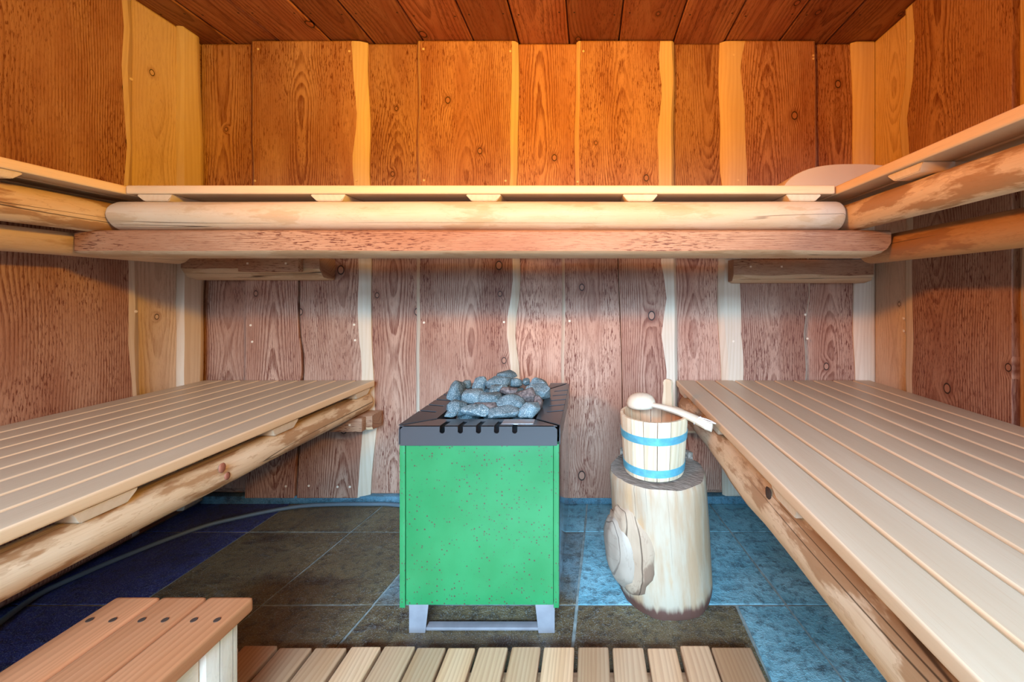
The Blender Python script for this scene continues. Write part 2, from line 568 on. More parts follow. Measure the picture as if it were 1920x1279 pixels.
M['stump'] = stump_mat()
M['burl'] = log_wood('grey_burl', (0.37, 0.29, 0.22), (0.33, 0.245, 0.18), (0.17, 0.115, 0.08), crack=(0.06, 0.035, 0.025), stainamt=0.75, lo=.55, hi=.68)
M['bark'] = log_wood('ragged_bark_rim', (0.42, 0.29, 0.19), (0.34, 0.22, 0.14), (0.18, 0.10, 0.06), stainamt=0.9, rough=0.8)

# ------------------------------------------------------------------ room shell
YR, YP = 1.738, 1.712           # fronts of the recessed and of the proud boards of the back wall
XL, XLP = -1.722, -1.694        # left wall: recessed, proud
XR, XRP = 1.262, 1.238          # right wall
ZC = 2.048


def ctl(points, z):
    """piecewise smooth curve through (z, value) points"""
    if len(points) == 1:
        return points[0][1]
    if z <= points[0][0]:
        return points[0][1]
    for (z0, a), (z1, b) in zip(points, points[1:]):
        if z <= z1:
            t = (z - z0) / (z1 - z0)
            t = t * t * (3 - 2 * t)
            return a + (b - a) * t
    return points[-1][1]


BN = [0]


def board(parent, mapf, L, R, z0, z1, d0, d1, waneL=0.0, waneR=0.0, sapL=0.0, sapR=0.0, plugs=(), mat='heart', rows=15, wav=0.0025, name='board', bow=0.0):
    """one live-edged board standing on a wall. L, R: numbers or (z, a) lists; d0 back, d1 front (distance off the wall);
    wane: width of the sloping live edge; sap: width of the flat pale sapwood strip beside it"""
    BN[0] += 1
    sd = BN[0] * 3.7
    Lp = L if isinstance(L, list) else [(0, L)]
    Rp = R if isinstance(R, list) else [(0, R)]
    c = (ctl(Lp, (z0 + z1) / 2) + ctl(Rp, (z0 + z1) / 2)) / 2
    rr = random.Random(BN[0])
    oz = rr.uniform(0, 50)

    def nz(z, k, amp):
        return noise.noise(Vector((z * 4.0, k, sd))) * amp

    def fn(z):
        aL = ctl(Lp, z) + (nz(z, 1, wav * 3) if waneL else nz(z, 1, 0.0006))
        aR = ctl(Rp, z) + (nz(z, 2, wav * 3) if waneR else nz(z, 2, 0.0006))
        bL = aL + max(0.002, waneL * (1 + nz(z, 3, 0.35)))
        bR = aR - max(0.002, waneR * (1 + nz(z, 4, 0.35)))
        sL = bL + sapL * (1 + nz(z * 1.5, 5, 0.5)) + 0.001
        sR = bR - sapR * (1 + nz(z * 1.5, 6, 0.5)) - 0.001
        th = d1 - d0
        return [(aL, d0), (aL, d0 + th * (0.25 if waneL else 0.9)), (aL + (bL - aL) * 0.45, d0 + th * (0.72 if waneL else 0.97)), (bL, d1), (sL, d1),
                (sR, d1), (bR, d1), (aR - (aR - bR) * 0.45, d0 + th * (0.72 if waneR else 0.97)), (aR, d0 + th * (0.25 if waneR else 0.9)), (aR, d0)]
    mi = [1 if waneL else 0, 1 if waneL else 0, 1 if waneL else 0, 1 if sapL else 0, 0, 1 if sapR else 0, 1 if waneR else 0, 1 if waneR else 0, 1 if waneR else 0, 0]
    zs = lin(rows, z0, z1)
    bev = min(0.008, (z1 - z0) * 0.05)
    zs = [z0, z0 + bev] + zs[1:-1] + [z1 - bev, z1]

    def fn2(z):
        s = fn(z)
        k = 0.0
        if z <= z0 + 1e-6 or z >= z1 - 1e-6:
            k = min(0.005, (d1 - d0) * 0.4)
        return [(u, min(v, d1 - k)) for u, v in s]
    me = sweep('z', zs, fn2, mats=mi, mapf=mapf, wcf=lambda t, u, v, per, i: (u - c, v, t + oz), angle=25)
    if plugs:
        bm = bmesh.new()
        bm.from_mesh(me)
        lay = bm.verts.layers.float_vector['wc']
        for (a, z) in plugs:
            ring = [bm.verts.new(mapf(z + 0.0048 * math.sin(k * math.pi / 4), a + 0.0048 * math.cos(k * math.pi / 4), d1 + 0.0012)) for k in range(8)]
            f = bm.faces.new(ring)
            f.material_index = 2
            ring2 = [bm.verts.new(mapf(z + 0.0055 * math.sin(k * math.pi / 4), a + 0.0055 * math.cos(k * math.pi / 4), d1 - 0.001)) for k in range(8)]
            for k in range(8):
                q = bm.faces.new((ring[k], ring[(k + 1) % 8], ring2[(k + 1) % 8], ring2[k]))
                q.material_index = 2
        bmesh.ops.recalc_face_normals(bm, faces=bm.faces)
        bm.to_mesh(me)
        bm.free()
    return swept(name, me, [M[mat], M['sap'], M['plug']], parent)


def back_map(z, a, d):
    return (a, YR + 0.022 - d, z)


def left_map(z, a, d):
    return (XL - 0.022 + d, a, z)


def right_map(z, a, d):
    return (XR + 0.022 - d, a, z)


def bp(px):                      # proud board of the back wall
    return Xat(px, YP)


def br(px):                      # recessed
    return Xat(px, YR)


def pw(px):
    return px * YP / F


DR0, DR1, DP0, DP1 = 0.001, 0.022, 0.0225, 0.048
ZM = 1.150                       # joint of lower and upper boards, behind the upper bench


def zz(py):
    return Zat(py, YP)


# backing walls
wb = struct(box('wall_back', XL - .10, XR + .10, 1.760, 1.84, -0.05, 2.16, M['heart'], None, 0))
wl = struct(box('wall_left', -1.84, XL - .022, -1.95, 1.759, -0.05, 2.16, M['heart'], None, 0))
wr = struct(box('wall_right', XR + .022, 1.38, -1.95, 1.759, -0.05, 2.16, M['heart'], None, 0))

top_r, top_p = 2.044, 2.040
B = lambda L, R, **k: board(wb, back_map, L, R, ZM, 2.0475 if k.pop('tall', 0) else 2.042, DP0, DP1, **k)
# upper boards, proud
pl = lambda *a: [(bp(x), zz(y)) for x, y in a]
B(bp(468), [(1.15, bp(690)), (1.6, bp(688)), (2.05, bp(684))], waneL=pw(7), waneR=pw(24), plugs=pl((484, 92), (655, 96), (668, 338), (478, 339)))
B(bp(780), [(1.15, bp(960)), (1.35, bp(966)), (1.6, bp(970)), (2.05, bp(969))], waneL=pw(7), waneR=pw(12), plugs=pl((794, 92), (957, 96), (795, 338), (948, 339)))
B([(1.15, bp(1074)), (1.5, bp(1078)), (2.05, bp(1080))], bp(1265), waneL=pw(8), waneR=pw(6), sapR=pw(22), plugs=pl((1094, 96), (1075 + 8, 341)))
B([(1.15, bp(1362)), (1.35, bp(1359)), (1.5, bp(1353)), (2.05, bp(1351))], [(1.15, bp(1530)), (1.6, bp(1536)), (2.05, bp(1532))], waneL=pw(20), sapL=pw(22), waneR=pw(7),
  plugs=pl((1376, 103), (1525, 104), (1525, 110), (1384, 338)))
# upper boards, recessed
Rb = lambda L, R, z0=ZM, z1=2.044, **k: board(wb, back_map, br(L), br(R), z0, z1, DR0, DR1, **k)
Rb(377, 485), Rb(675, 792), Rb(958, 1093), Rb(1255, 1368), Rb(1526, 1618)
board(wb, back_map, [(0, bp(1612)), (.45, bp(1610)), (.8, bp(1605)), (1.14, bp(1607))], br(1634), 0.045, ZM, DP0, DP1 - .004, waneL=pw(16), sapL=pw(8), mat='sap')
board(wb, back_map, [(1.15, bp(1604)), (1.6, bp(1606)), (2.05, bp(1601))], br(1634), ZM, 2.042, DP0, DP1 - .004, waneL=pw(16), sapL=pw(8), mat='sap')
# lower boards, proud
BL = lambda L, R, z0=0.022, **k: board(wb, back_map, L, R, z0, ZM - .002, DP0, DP1, **k)
BL(bp(457), [(0, bp(551)), (.5, bp(561)), (.62, bp(566)), (.8, bp(558)), (1.15, bp(558))], waneL=pw(4), plugs=pl((470, 610), (473, 641), (536, 912)))
BL([(0, bp(556)), (.5, bp(568)), (.62, bp(571)), (.8, bp(562)), (1.15, bp(562))],
   [(0, bp(676)), (.03, bp(690)), (.12, bp(692)), (.25, bp(698)), (.33, bp(703)), (.42, bp(698)), (.7, bp(692)), (1.15, bp(691))], waneR=pw(20), plugs=pl((664, 609), (666, 638), (633, 913), (656, 913), (579, 911)))
BL(bp(778), [(0, bp(966)), (.4, bp(968)), (.55, bp(972)), (.75, bp(964)), (.95, bp(975)), (1.15, bp(970))], waneL=pw(9), waneR=pw(14), plugs=pl((795, 605), (945, 604)))
BL(bp(1052), [(0, bp(1176)), (.5, bp(1166)), (1.15, bp(1158))], waneL=pw(6), plugs=pl((1068, 602),))
BL([(0, bp(1177)), (.5, bp(1167)), (1.15, bp(1159))], [(0, bp(1275)), (.7, bp(1272)), (1.15, bp(1268))], waneR=pw(6), sapR=pw(20))
BL([(0, bp(1358)), (.4, bp(1356)), (.8, bp(1350)), (1.15, bp(1348))], [(.3, bp(1514)), (.6, bp(1516)), (.75, bp(1513)), (.95, bp(1524)), (1.15, bp(1520))], z0=0.034, waneL=pw(10), sapL=pw(30), waneR=pw(7),
   plugs=pl((1375, 640), (1510, 590), (1514, 635)))
Rb(377, 470, 0.05, ZM - .002), Rb(680, 792, 0.03, ZM - .002), Rb(955, 1064, 0.03, ZM - .002), Rb(1262, 1362, 0.045, ZM - .002), Rb(1506, 1622, 0.045, ZM - .002)

# left wall
yl = lambda px, X: -X * F / (1105 - px)
board(wl, left_map, -1.92, 0.34, 0.02, 2.044, DP0, 0.050, waneR=.02)
board(wl, left_map, 0.25, 0.75, 0.02, 2.044, DR0, DR1)
board(wl, left_map, 0.66, [(.4, yl(272, XLP)), (.8, yl(268, XLP)), (1.15, yl(262, XLP)), (1.5, yl(258, XLP)), (2.05, yl(258, XLP))], 0.02, 2.044, DP0, 0.050, waneL=.02, waneR=.028, sapR=.016, wav=.003,
      plugs=[(1.455, .86), (1.44, 1.72), (1.44, 1.30), (1.14, .30)])
board(wl, left_map, yl(246, XL), yl(362, XL), 0.02, 2.044, DR0, DR1, mat='paleboard')
board(wl, left_map, yl(343, XLP), [(.5, 1.728), (.9, 1.733), (1.2, 1.736), (1.4, 1.733), (1.7, 1.722), (2.05, 1.712)], 0.02, 2.044, DP0, 0.052, waneL=.004, waneR=.036, sapL=.03, mat='sap')
# right wall
yr = lambda px, X: X * F / (px - 1105)
board(wr, right_map, 1.52, 1.759, 0.03, 2.044, DR0, DR1, mat='paleboard')
board(wr, right_map, 1.14, [(.4, yr(1692, XRP)), (.8, yr(1690, XRP)), (1.15, yr(1691, XRP)), (1.27, yr(1692, XRP)), (1.45, yr(1684, XRP)), (1.6, yr(1676, XRP)), (1.75, yr(1690, XRP)), (1.9, yr(1694, XRP)), (2.05, yr(1690, XRP))],
      0.03, 2.044, DP0, 0.046, waneR=.022, sapR=.030, wav=.003, plugs=[(1.535, .83), (1.535, .78), (1.50, 1.9)])
board(wr, right_map, 0.75, 1.20, 0.03, 2.044, DR0, DR1, mat='paleboard')
board(wr, right_map, 0.25, [(.4, 1.10), (.62, 1.125), (.75, 1.118), (.9, 1.13), (2.05, 1.115)], 0.03, 2.044, DP0, 0.046, waneL=.02, waneR=.02)
board(wr, right_map, -1.92, 0.31, 0.03, 2.044, DR0, DR1)

# front wall round the glazed opening behind the camera
wf = struct(empty('wall_front', (0, -1.88, 0)))
box('board', -1.72, -1.20, -1.95, -1.88, 0, 2.05, M['heart'], wf)
box('board', 1.05, 1.27, -1.95, -1.88, 0, 2.05, M['heart'], wf)
box('board', -1.20, 1.05, -1.95, -1.88, 1.86, 2.05, M['heart'], wf)

# ceiling: boards running towards the back wall
ce = struct(box('ceiling', XL - .022, XR + .022, -1.95, 1.76, 2.075, 2.15, M['ceil'], None, 0))
edges = [-1.745, -1.586, -1.371, -1.145, -.964, -.736, -.512, -.314, -.09, .131, .374, .60, .843, 1.057, 1.285]


def ceil_map(t, a, d):
    return (a, t, 2.075 - d)


for i, (a, b) in enumerate(zip(edges, edges[1:])):
    rr = random.Random(i)
    BN[0] += 1
    d = 0.026 + rr.uniform(0, .005)
    g = 0.0028
    oz = rr.uniform(0, 30)
    cc = (a + b) / 2
    me = sweep('z', [-1.92, -1.91, -.8, 0.2, 0.9, 1.4, 1.742, 1.75],
               lambda t, a=a, b=b, d=d: [(a + g, 0.001), (a + g, d - .004), (a + g + .004, d), (b - g - .004, d), (b - g, d - .004), (b - g, 0.001)],
               mapf=ceil_map, wcf=lambda t, u, v, per, i, cc=cc, oz=oz: (u - cc, v, t + oz))
    bm = bmesh.new()
    bm.from_mesh(me)
    for ax_ in (a + .03, b - .03):          # sunk nails
        for yy in (1.56 + rr.uniform(-.012, .012),):
            ring = [bm.verts.new(ceil_map(yy + .004 * math.sin(k * math.pi / 3), ax_ + .004 * math.cos(k * math.pi / 3), d + .0006)) for k in range(6)]
            f = bm.faces.new(ring)
            f.material_index = 1
    bm.to_mesh(me)
    bm.free()
    swept('board', me, [M['ceil'], M['hole']], ce)

# floor: slate tiles set in grout
fl = struct(box('floor', XL - .02, XR + .02, -1.95, 1.76, -0.06, -0.0045, M['grout'], None, 0))


def tile(poly, mat, seed):
    """riven slate tile: polygon corners (x, y); edges worn, face slightly uneven"""
    rr = random.Random(seed)
    cx = sum(p[0] for p in poly) / 4
    cy = sum(p[1] for p in poly) / 4
    bm = bmesh.new()
    N = 4
    g = 0.004
    q = [Vector((p[0] + (g if p[0] < cx else -g), p[1] + (g if p[1] < cy else -g), 0)) for p in poly]
    grid = []
    for j in range(N + 1):
        row = []
        for i in range(N + 1):
            u, v = i / N, j / N
            p = (q[0] * (1 - u) + q[1] * u) * (1 - v) + (q[3] * (1 - u) + q[2] * u) * v
            edge = i in (0, N) or j in (0, N)
            z = noise.noise(p * 5 + Vector((0, 0, seed))) * 0.0012 - (0.0016 if edge else 0)
            w = rr.uniform(-.0015, .0015) if edge else 0
            row.append(bm.verts.new((p.x - cx + w, p.y - cy + w, z)))
        grid.append(row)
    for j in range(N):
        for i in range(N):
            bm.faces.new((grid[j][i], grid[j][i + 1], grid[j + 1][i + 1], grid[j + 1][i]))
    rim = grid[0][:] + [r[N] for r in grid[1:]] + grid[N][N - 1::-1] + [grid[j][0] for j in range(N - 1, 0, -1)]
    low = [bm.verts.new((v.co.x, v.co.y, -0.0044)) for v in rim]
    for k in range(len(rim)):
        k2 = (k + 1) % len(rim)
        bm.faces.new((rim[k], low[k], low[k2], rim[k2]))
    me = to_mesh(bm, 'tile', angle=60)
    link('tile', me, M[mat], fl, (cx, cy, 0))


ys = [-1.92, -1.3, -.6, 0.10, 0.46, 0.80, 1.160, 1.516, 1.759]


def colx(k, y):
    """x of the joint k at depth y: the joints splay a little towards the door"""
    base = [-1.735, -1.33, -.932, -.60, -.02, .445, .553, .92, 1.28][k]
    slope = [0, .05, .13, .13, .05, .02, -.10, -.06, 0][k]
    return base + slope * (y - 1.5)


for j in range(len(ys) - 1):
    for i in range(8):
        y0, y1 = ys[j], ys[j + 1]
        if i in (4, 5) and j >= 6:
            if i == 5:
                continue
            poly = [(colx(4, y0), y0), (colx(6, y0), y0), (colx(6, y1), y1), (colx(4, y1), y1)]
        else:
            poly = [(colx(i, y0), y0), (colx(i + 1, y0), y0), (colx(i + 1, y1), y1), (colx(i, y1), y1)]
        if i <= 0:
            m = 'slate_shade'
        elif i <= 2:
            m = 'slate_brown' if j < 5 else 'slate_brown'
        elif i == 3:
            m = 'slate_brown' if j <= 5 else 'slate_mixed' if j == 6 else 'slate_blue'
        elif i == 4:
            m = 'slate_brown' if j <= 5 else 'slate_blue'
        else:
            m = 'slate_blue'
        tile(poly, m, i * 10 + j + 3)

sk = struct(box('baseboard_back', XL, XR, 1.722, 1.7595, 0.0, 0.034, M['skirt'], None, 0.003))
sk.location.y -= 0.008

# ------------------------------------------------------------------ logs and beams


def log(name, axis, t0, t1, cu, cv, r, mat, label, cat, seed=1, rough=.035, flat_top=None, taper=0.0, endround=0.010, n=28, bulges=(), group=None, capmat=None):
    """peeled round log along x or y; (cu, cv) the centre of its section"""
    L = t1 - t0
    ts = [t0, t0 + endround * .35, t0 + endround] + [t0 + endround + (L - 2 * endround) * i / 22 for i in range(1, 22)] + [t1 - endround, t1 - endround * .35, t1]

    def fn(t):
        k = 1.0
        e = min(t - t0, t1 - t)
        if e < endround:
            k = 1 - 0.11 * (1 - e / endround) ** 2
        out = []
        for i in range(n):
            a = math.pi * 0.5 + 2 * math.pi * i / n      # seam on top
            rr = r * (1 + rough * 1.6 * noise.noise(Vector((math.cos(a) * 1.1, math.sin(a) * 1.1 + seed * 9.1, t * 2.6))) + rough * .6 * noise.noise(Vector((math.cos(a) * 3, math.sin(a) * 3 + seed * 5.3, t * 9))))
            rr *= 1 + taper * ((t - t0) / L - .5)
            for (bt, ba, bw, bh) in bulges:
                da = math.atan2(math.sin(a - ba), math.cos(a - ba))
                rr += bh * math.exp(-((t - bt) / bw) ** 2 - (da / .9) ** 2)
            u, v = cu + rr * k * math.cos(a), cv + rr * k * math.sin(a)
            if flat_top is not None:
                v = min(v, flat_top)
            out.append((u, v))
        return out
    me = sweep(axis, ts, fn, wcf=lambda t, u, v, per, i: (per + seed * 3.3, 0, t + seed * 7.7), angle=50, capmat=1 if capmat else 0)
    o = swept(name, me, [M[mat]] + ([M[capmat]] if capmat else []))
    return tag(o, label, cat, group)


ZU = 1.249                        # top of the upper bench
ZUL = 1.2035                      # battens rest on the logs here
log('support_log', 'x', -1.418, 0.752, 1.180, EYE + .2365, .0435, 'logpale', 'long whitish peeled log under the front edge of the back upper bench', 'log', 2, flat_top=ZUL - .0005, rough=.03)
log('support_log', 'y', -0.45, 1.695, -1.470, EYE + .2315, .0465, 'log', 'peeled log under the left upper bench, yellowish with brown patches', 'log', 5, flat_top=ZUL - .0005)
log('support_log', 'y', -0.45, 1.695, .806, EYE + .236, .0425, 'log', 'thick peeled log with swirling honey stains under the right upper bench', 'log', 9, flat_top=ZUL - .0005, bulges=((.85, math.pi, .10, .006),))

# squared beam below the pale log: flat reddish face, pale waney underside
y0b, zb = 1.140, EYE + .128


def beam_sec(t):
    w = noise.noise(Vector((t * 3, 0, 4))) * .004
    top = EYE + .189
    return [(1.148, top), (1.140, top - .006), (1.140, zb + w), (1.150, zb - .008 + w), (1.178, zb - .0155), (1.215, zb - .016), (1.245, zb - .004), (1.255, zb + .02), (1.255, top)]


def beam_end(t):
    s = beam_sec(t)
    top = s[0][1]
    e = max(0, (t - .840) / .044)
    if e > 0:
        lo = zb - .016 + e * e * .040
        s = [(u, max(v, min(lo, top - .012))) for u, v in s]
    e2 = max(0, (-1.49 - t) / .02)
    if e2 > 0:
        s = [(u, max(v, zb - .016 + e2 * .012)) for u, v in s]
    return s


me = sweep('x', [-1.508, -1.495, -1.46] + lin(24, -1.40, .80) + [.825, .840, .852, .862, .872, .880, .884], beam_end, mats=[0, 0, 1, 1, 1, 1, 1, 0, 0],
           wcf=lambda t, u, v, per, i: (per, 0, t + 3))
tag(swept('support_beam', me, [M['hewn'], M['sapwane']]), 'reddish hewn beam lying directly below the long whitish log, with pale underside', 'beam')

log('support_beam', 'y', -0.45, 1.300, .936, EYE + .146, .044, 'beamside', 'brown squared log below and behind the right upper log, with dark screw heads', 'beam', 14, flat_top=EYE + .184, rough=.03)
log('support_beam', 'y', -0.45, 1.500, -1.575, EYE + .166, .050, 'sapwane', 'greyish log low beside the left wall under the left upper log', 'beam', 17, flat_top=EYE + .182, rough=.03)


def half_log(name, x0, x1, yf, yb, z0, z1, label, mats=('hewn', 'sapwane'), sp=.45, slant=(0.0, 0.0), block=None, seed=0, cat='bracket', group=None):
    """short half-log on the wall: flat face above, pale waney edge below"""
    h = z1 - z0
    zm = z0 + h * sp

    def fn(t):
        w = noise.noise(Vector((t * 6, seed, 1))) * .006
        e = min(t - x0, x1 - t)
        k = max(0, 1 - e / .015) * .006
        return [(yf + k, z1 - .002), (yf + k, zm + w), (yf + .008 + k, zm - .012 + w), (yf + (yb - yf) * .3, z0 + .010), (yf + (yb - yf) * .55, z0 + k), (yb, z0 + k), (yb, z1), (yf + .004 + k, z1)]
    me = sweep('x', [x0, x0 + .006, x0 + .015] + lin(10, x0 + .05, x1 - .05) + [x1 - .015, x1 - .006, x1], fn, mats=[0, 1, 1, 1, 1, 0, 0, 0], wcf=lambda t, u, v, per, i: (per, 0, t + seed))
    root = empty(name, ((x0 + x1) / 2, yb, z0))
    tag(root, label, cat, group)
    swept('half_log', me, [M[mats[0]], M[mats[1]]], root)
    if block:
        bx0, bx1, byf, bz0, bz1 = block
        box('block', bx0, bx1, byf, yf + .001, bz0, bz1, M['hewn'], root, .003)
        for xx in (bx0 + .04, bx1 - .05):
            box('screw', xx - .004, xx + .004, byf - .0015, byf + .002, (bz0 + bz1) / 2 - .002, (bz0 + bz1) / 2 + .006, M['plug'], root, .001)
    else:
        for xx in (x0 + .07, x0 + .20):
            box('screw', xx - .004, xx + .004, yf - .0015, yf + .002, z1 - .035, z1 - .027, M['plug'], root, .001)
    return root


half_log('wall_bracket', -1.690, -1.117, 1.605, 1.711, EYE + .0615, EYE + .153, 'half-log bracket under the upper bench, with a screwed-on block, near the left corner', block=(-1.425, -1.180, 1.578, EYE + .092, EYE + .155), seed=3, sp=.5)
half_log('wall_bracket', .610, 1.203, 1.640, 1.711, EYE + .049, EYE + .148, 'plain dark-faced half-log bracket on the back wall under the upper bench, near the right corner', seed=8, sp=.33)

# ------------------------------------------------------------------ benches


def slats_bench(name, label, axis, a0, pitch, n, sgn, t0, t1, ztop, battens, bat_a0, bat_a1, th=.026, gap=.0065, bt=.0195, mat='slat', bat_front=-1):
    """slats along axis 'y' (side benches) or 'x' (back bench); a = coordinate across, first slat's outer edge at a0"""
    root = empty(name, ((a0, (t0 + t1) / 2, ztop) if axis == 'y' else ((t0 + t1) / 2, a0, ztop)))
    tag(root, label, 'bench')
    w = pitch - gap
    L = t1 - t0
    me = box_mesh(*((w, L, th) if axis == 'y' else (L, w, th)), bev=.0055, seg=3)
    for p in me.polygons:
        if abs(p.normal.z) < .93:
            p.material_index = 1
    for i in range(n):
        ac = a0 + sgn * (i * pitch + w / 2)
        tc = (t0 + t1) / 2
        link('slat', me, [M[mat], M['slatedge']], root, (ac, tc, ztop - th / 2) if axis == 'y' else (tc, ac, ztop - th / 2))
    # cross battens, the front end cut back at a slant
    A0, A1 = min(bat_a0, bat_a1), max(bat_a0, bat_a1)
    front_low = (sgn > 0)
    bm = bmesh.new()
    hw = .052
    zt, zl = 0.0, -bt
    cut = .004
    fA = A0 if front_low else A1
    bA = A1 if front_low else A0
    s = 1 if front_low else -1
    prof = [(fA, zt), (fA, zt - .006), (fA + s * cut, zl), (bA, zl), (bA, zt)]
    side = .015
    vs = []
    for sd in (-1, 1):
        row = []
        for (a, z) in prof:
            t = sd * (hw - (side if z < zt - .007 else 0))
            row.append(bm.verts.new((a - A0, t, z) if axis == 'y' else (t, a - A0, z)))
        vs.append(row)
    k = len(prof)
    for i in range(k):
        j = (i + 1) % k
        bm.faces.new((vs[0][i], vs[0][j], vs[1][j], vs[1][i]))
    bm.faces.new(vs[0])
    bm.faces.new(vs[1])
    bmesh.ops.bevel(bm, geom=bm.edges, offset=.002, segments=2, affect='EDGES')
    bme = to_mesh(bm, 'batten', wc=(lambda c: (c[1], c[2], c[0])) if axis == 'y' else (lambda c: (c[0], c[2], c[1])))
    for t in battens:
        link('batten', bme, M['batten'], root, (A0, t, ztop - th) if axis == 'y' else (t, A0, ztop - th))
    return root


slats_bench('upper_bench', 'upper slatted bench along the back wall with pale batten ends on a whitish log', 'x', 1.158, .0912, 6, 1, -1.380, .732, ZU, (-1.298, -.78, -.316, .152, .640), 1.162, 1.69)
slats_bench('upper_bench', 'narrow upper bench along the left wall, its yellowish edge running into the corner', 'y', -1.386, .0770, 4, -1, -.45, 1.704, ZU, (.905, .30), -1.392, -1.685)
slats_bench('upper_bench', 'upper bench along the right wall, above the log with swirling stains', 'y', .738, .0832, 6, 1, -.45, 1.704, ZU, (.925, .30), .748, 1.23)
ZLB = .548
slats_bench('lower_bench', 'wide lower slatted bench along the left wall, left of the green heater', 'y', -.940, .0836, 9, -1, -.30, 1.706, ZLB, (.30, .765, 1.215, 1.63), -.946, -1.68, gap=.0075, bt=.0265)
slats_bench('lower_bench', 'wide lower slatted bench along the right wall, beside the bucket', 'y', .381, .0856, 10, 1, -.30, 1.706, ZLB, (.30, .78, 1.225, 1.645), .388, 1.22, gap=.0075, bt=.0265)
log('support_log', 'y', -0.30, 1.704, -.985, .457, .0425, 'log', 'rough peeled log with reddish knots under the front edge of the left lower bench', 'log', 21, flat_top=.4945, bulges=((1.02, -.4, .05, .006),))
log('support_log', 'y', -0.30, 1.700, .445, .442, .060, 'log', 'thick cracked honey-coloured log under the front edge of the right lower bench', 'log', 26, flat_top=.4945, bulges=((1.02, math.pi * 1.2, .09, .010),), rough=.045, taper=-.12)
def knot(parent, x, y, z, r, nx, mat='knot'):
    bm = bmesh.new()
    bmesh.ops.create_uvsphere(bm, u_segments=14, v_segments=8, radius=r)
    for v in bm.verts:
        v.co.x *= .35
        v.co.z *= 1.2
        v.co *= 1 + .18 * noise.noise(v.co * 90 + Vector((x, y, z)) * 10)
    link('knot', to_mesh(bm, 'knot', wc=lambda c: (c.y, c.x, c.z)), M[mat], parent, (x, y, z))


left_log = [o for o in bpy.data.objects if o.get('label', '').startswith('rough peeled log with reddish')][0]
right_log = [o for o in bpy.data.objects if o.get('label', '').startswith('thick cracked honey')][0]
knot(left_log, -.9385, .995, .481, .010, 1)
knot(left_log, -.9390, 1.010, .453, .008, 1)
knot(right_log, .398, .865, .481, .012, -1, 'hole')
half_log('wall_bracket', -1.69, -.912, 1.630, 1.711, .345, .4145, 'half-log bracket on the back wall carrying the end of the left lower log', block=(-1.20, -.935, 1.600, .358, .4125), seed=12, sp=.3)
half_log('wall_bracket', .392, 1.235, 1.640, 1.711, .325, .379, 'half-log bracket on the back wall behind the right lower log', seed=15, sp=.4)

# headrest lying on the upper bench in the right corner: a bent panel on two runners
hr = empty('headrest', (.90, 1.47, ZU))
tag(hr, 'pale curved wooden headrest lying on the upper bench in the right corner', 'headrest')


def hr_z(x):
    u = (x - .925) / .255
    return ZU + .020 + .112 * math.sqrt(max(0.0, 1 - abs(u) ** 2.6))


bm = bmesh.new()
xs = [.925 + .255 * math.sin(math.pi / 2 * k) for k in lin(25, -1, 1)]
rows = []
for j, yy in enumerate((1.36, 1.365, 1.555, 1.56)):
    e = .002 if j in (0, 3) else 0
    top = [bm.verts.new((x, yy, hr_z(x) - e)) for x in xs]
    bot = [bm.verts.new((.925 + (x - .925) * .95, yy, ZU + .017)) for x in xs]
    rows.append(top + bot[::-1])
for a, b in zip(rows, rows[1:]):
    for i in range(len(a)):
        j = (i + 1) % len(a)
        bm.faces.new((a[i], a[j], b[j], b[i]))
bm.faces.new(rows[0])
bm.faces.new(rows[-1])
swept('panel', to_mesh(bm, 'panel', wc=lambda c: (c.y, 0, c.x)), M['batten'], hr)
for yy in (1.40, 1.52):
    box('runner', .685, 1.165, yy - .012, yy + .012, ZU + .0005, ZU + .016, M['batten'], hr, .002)

# ------------------------------------------------------------------ heater
HX0, HX1, HY0, HY1 = -.506, -.081, 1.040, 1.530
ht = empty('sauna_heater', ((HX0 + HX1) / 2, (HY0 + HY1) / 2, 0))
tag(ht, 'green speckled sauna heater with black slotted top and steel feet', 'heater')
ZG0, ZG1, ZT = .0905, .524, .575
box('front_panel', HX0 + .0155, HX1 - .0155, HY0 + .001, HY0 + .012, ZG0 + .003, ZG1, M['green'], ht, .0015)
for a, b in ((HX0, HX0 + .0145), (HX1 - .0145, HX1)):
    o = box('corner_trim', a, b, HY0 - .002, HY0 + .02, ZG0 - .003, ZG1, M['green'], ht, .0015)
for x in (HX0 + .001, HX1 - .003):
    box('side_panel', x, x + .002, HY0 + .021, HY1 - .002, ZG0, ZG1, M['steel'], ht, .0006)['label'] = 'polished steel side panel'
box('back_panel', HX0 + .003, HX1 - .003, HY1 - .004, HY1 - .002, ZG0, ZG1, M['steel'], ht, .0006)
box('bottom_plate', HX0 + .004, HX1 - .004, HY0 + .014, HY1 - .006, ZG0, ZG0 + .004, M['steel'], ht, .0006)
# stone basket inside
bx0, bx1, by0, by1 = -.432, -.152, 1.118, 1.455
bm = bmesh.new()
for (a0, a1, c0, c1, d0, d1) in ((bx0 - .02, bx1 + .02, by0 - .02, by1 + .02, .520, .526), (bx0 - .022, bx0 - .018, by0 - .02, by1 + .02, .526, .560),
                                 (bx1 + .018, bx1 + .022, by0 - .02, by1 + .02, .526, .560), (bx0 - .02, bx1 + .02, by1 + .018, by1 + .022, .526, .560), (bx0 - .02, bx1 + .02, by0 - .022, by0 - .018, .526, .560)):
    g = bmesh.ops.create_cube(bm, size=1)
    bmesh.ops.scale(bm, vec=(a1 - a0, c1 - c0, d1 - d0), verts=g['verts'])
    bmesh.ops.translate(bm, vec=((a0 + a1) / 2, (c0 + c1) / 2, (d0 + d1) / 2), verts=g['verts'])
swept('stone_basket', to_mesh(bm, 'basket'), M['dark'], ht)

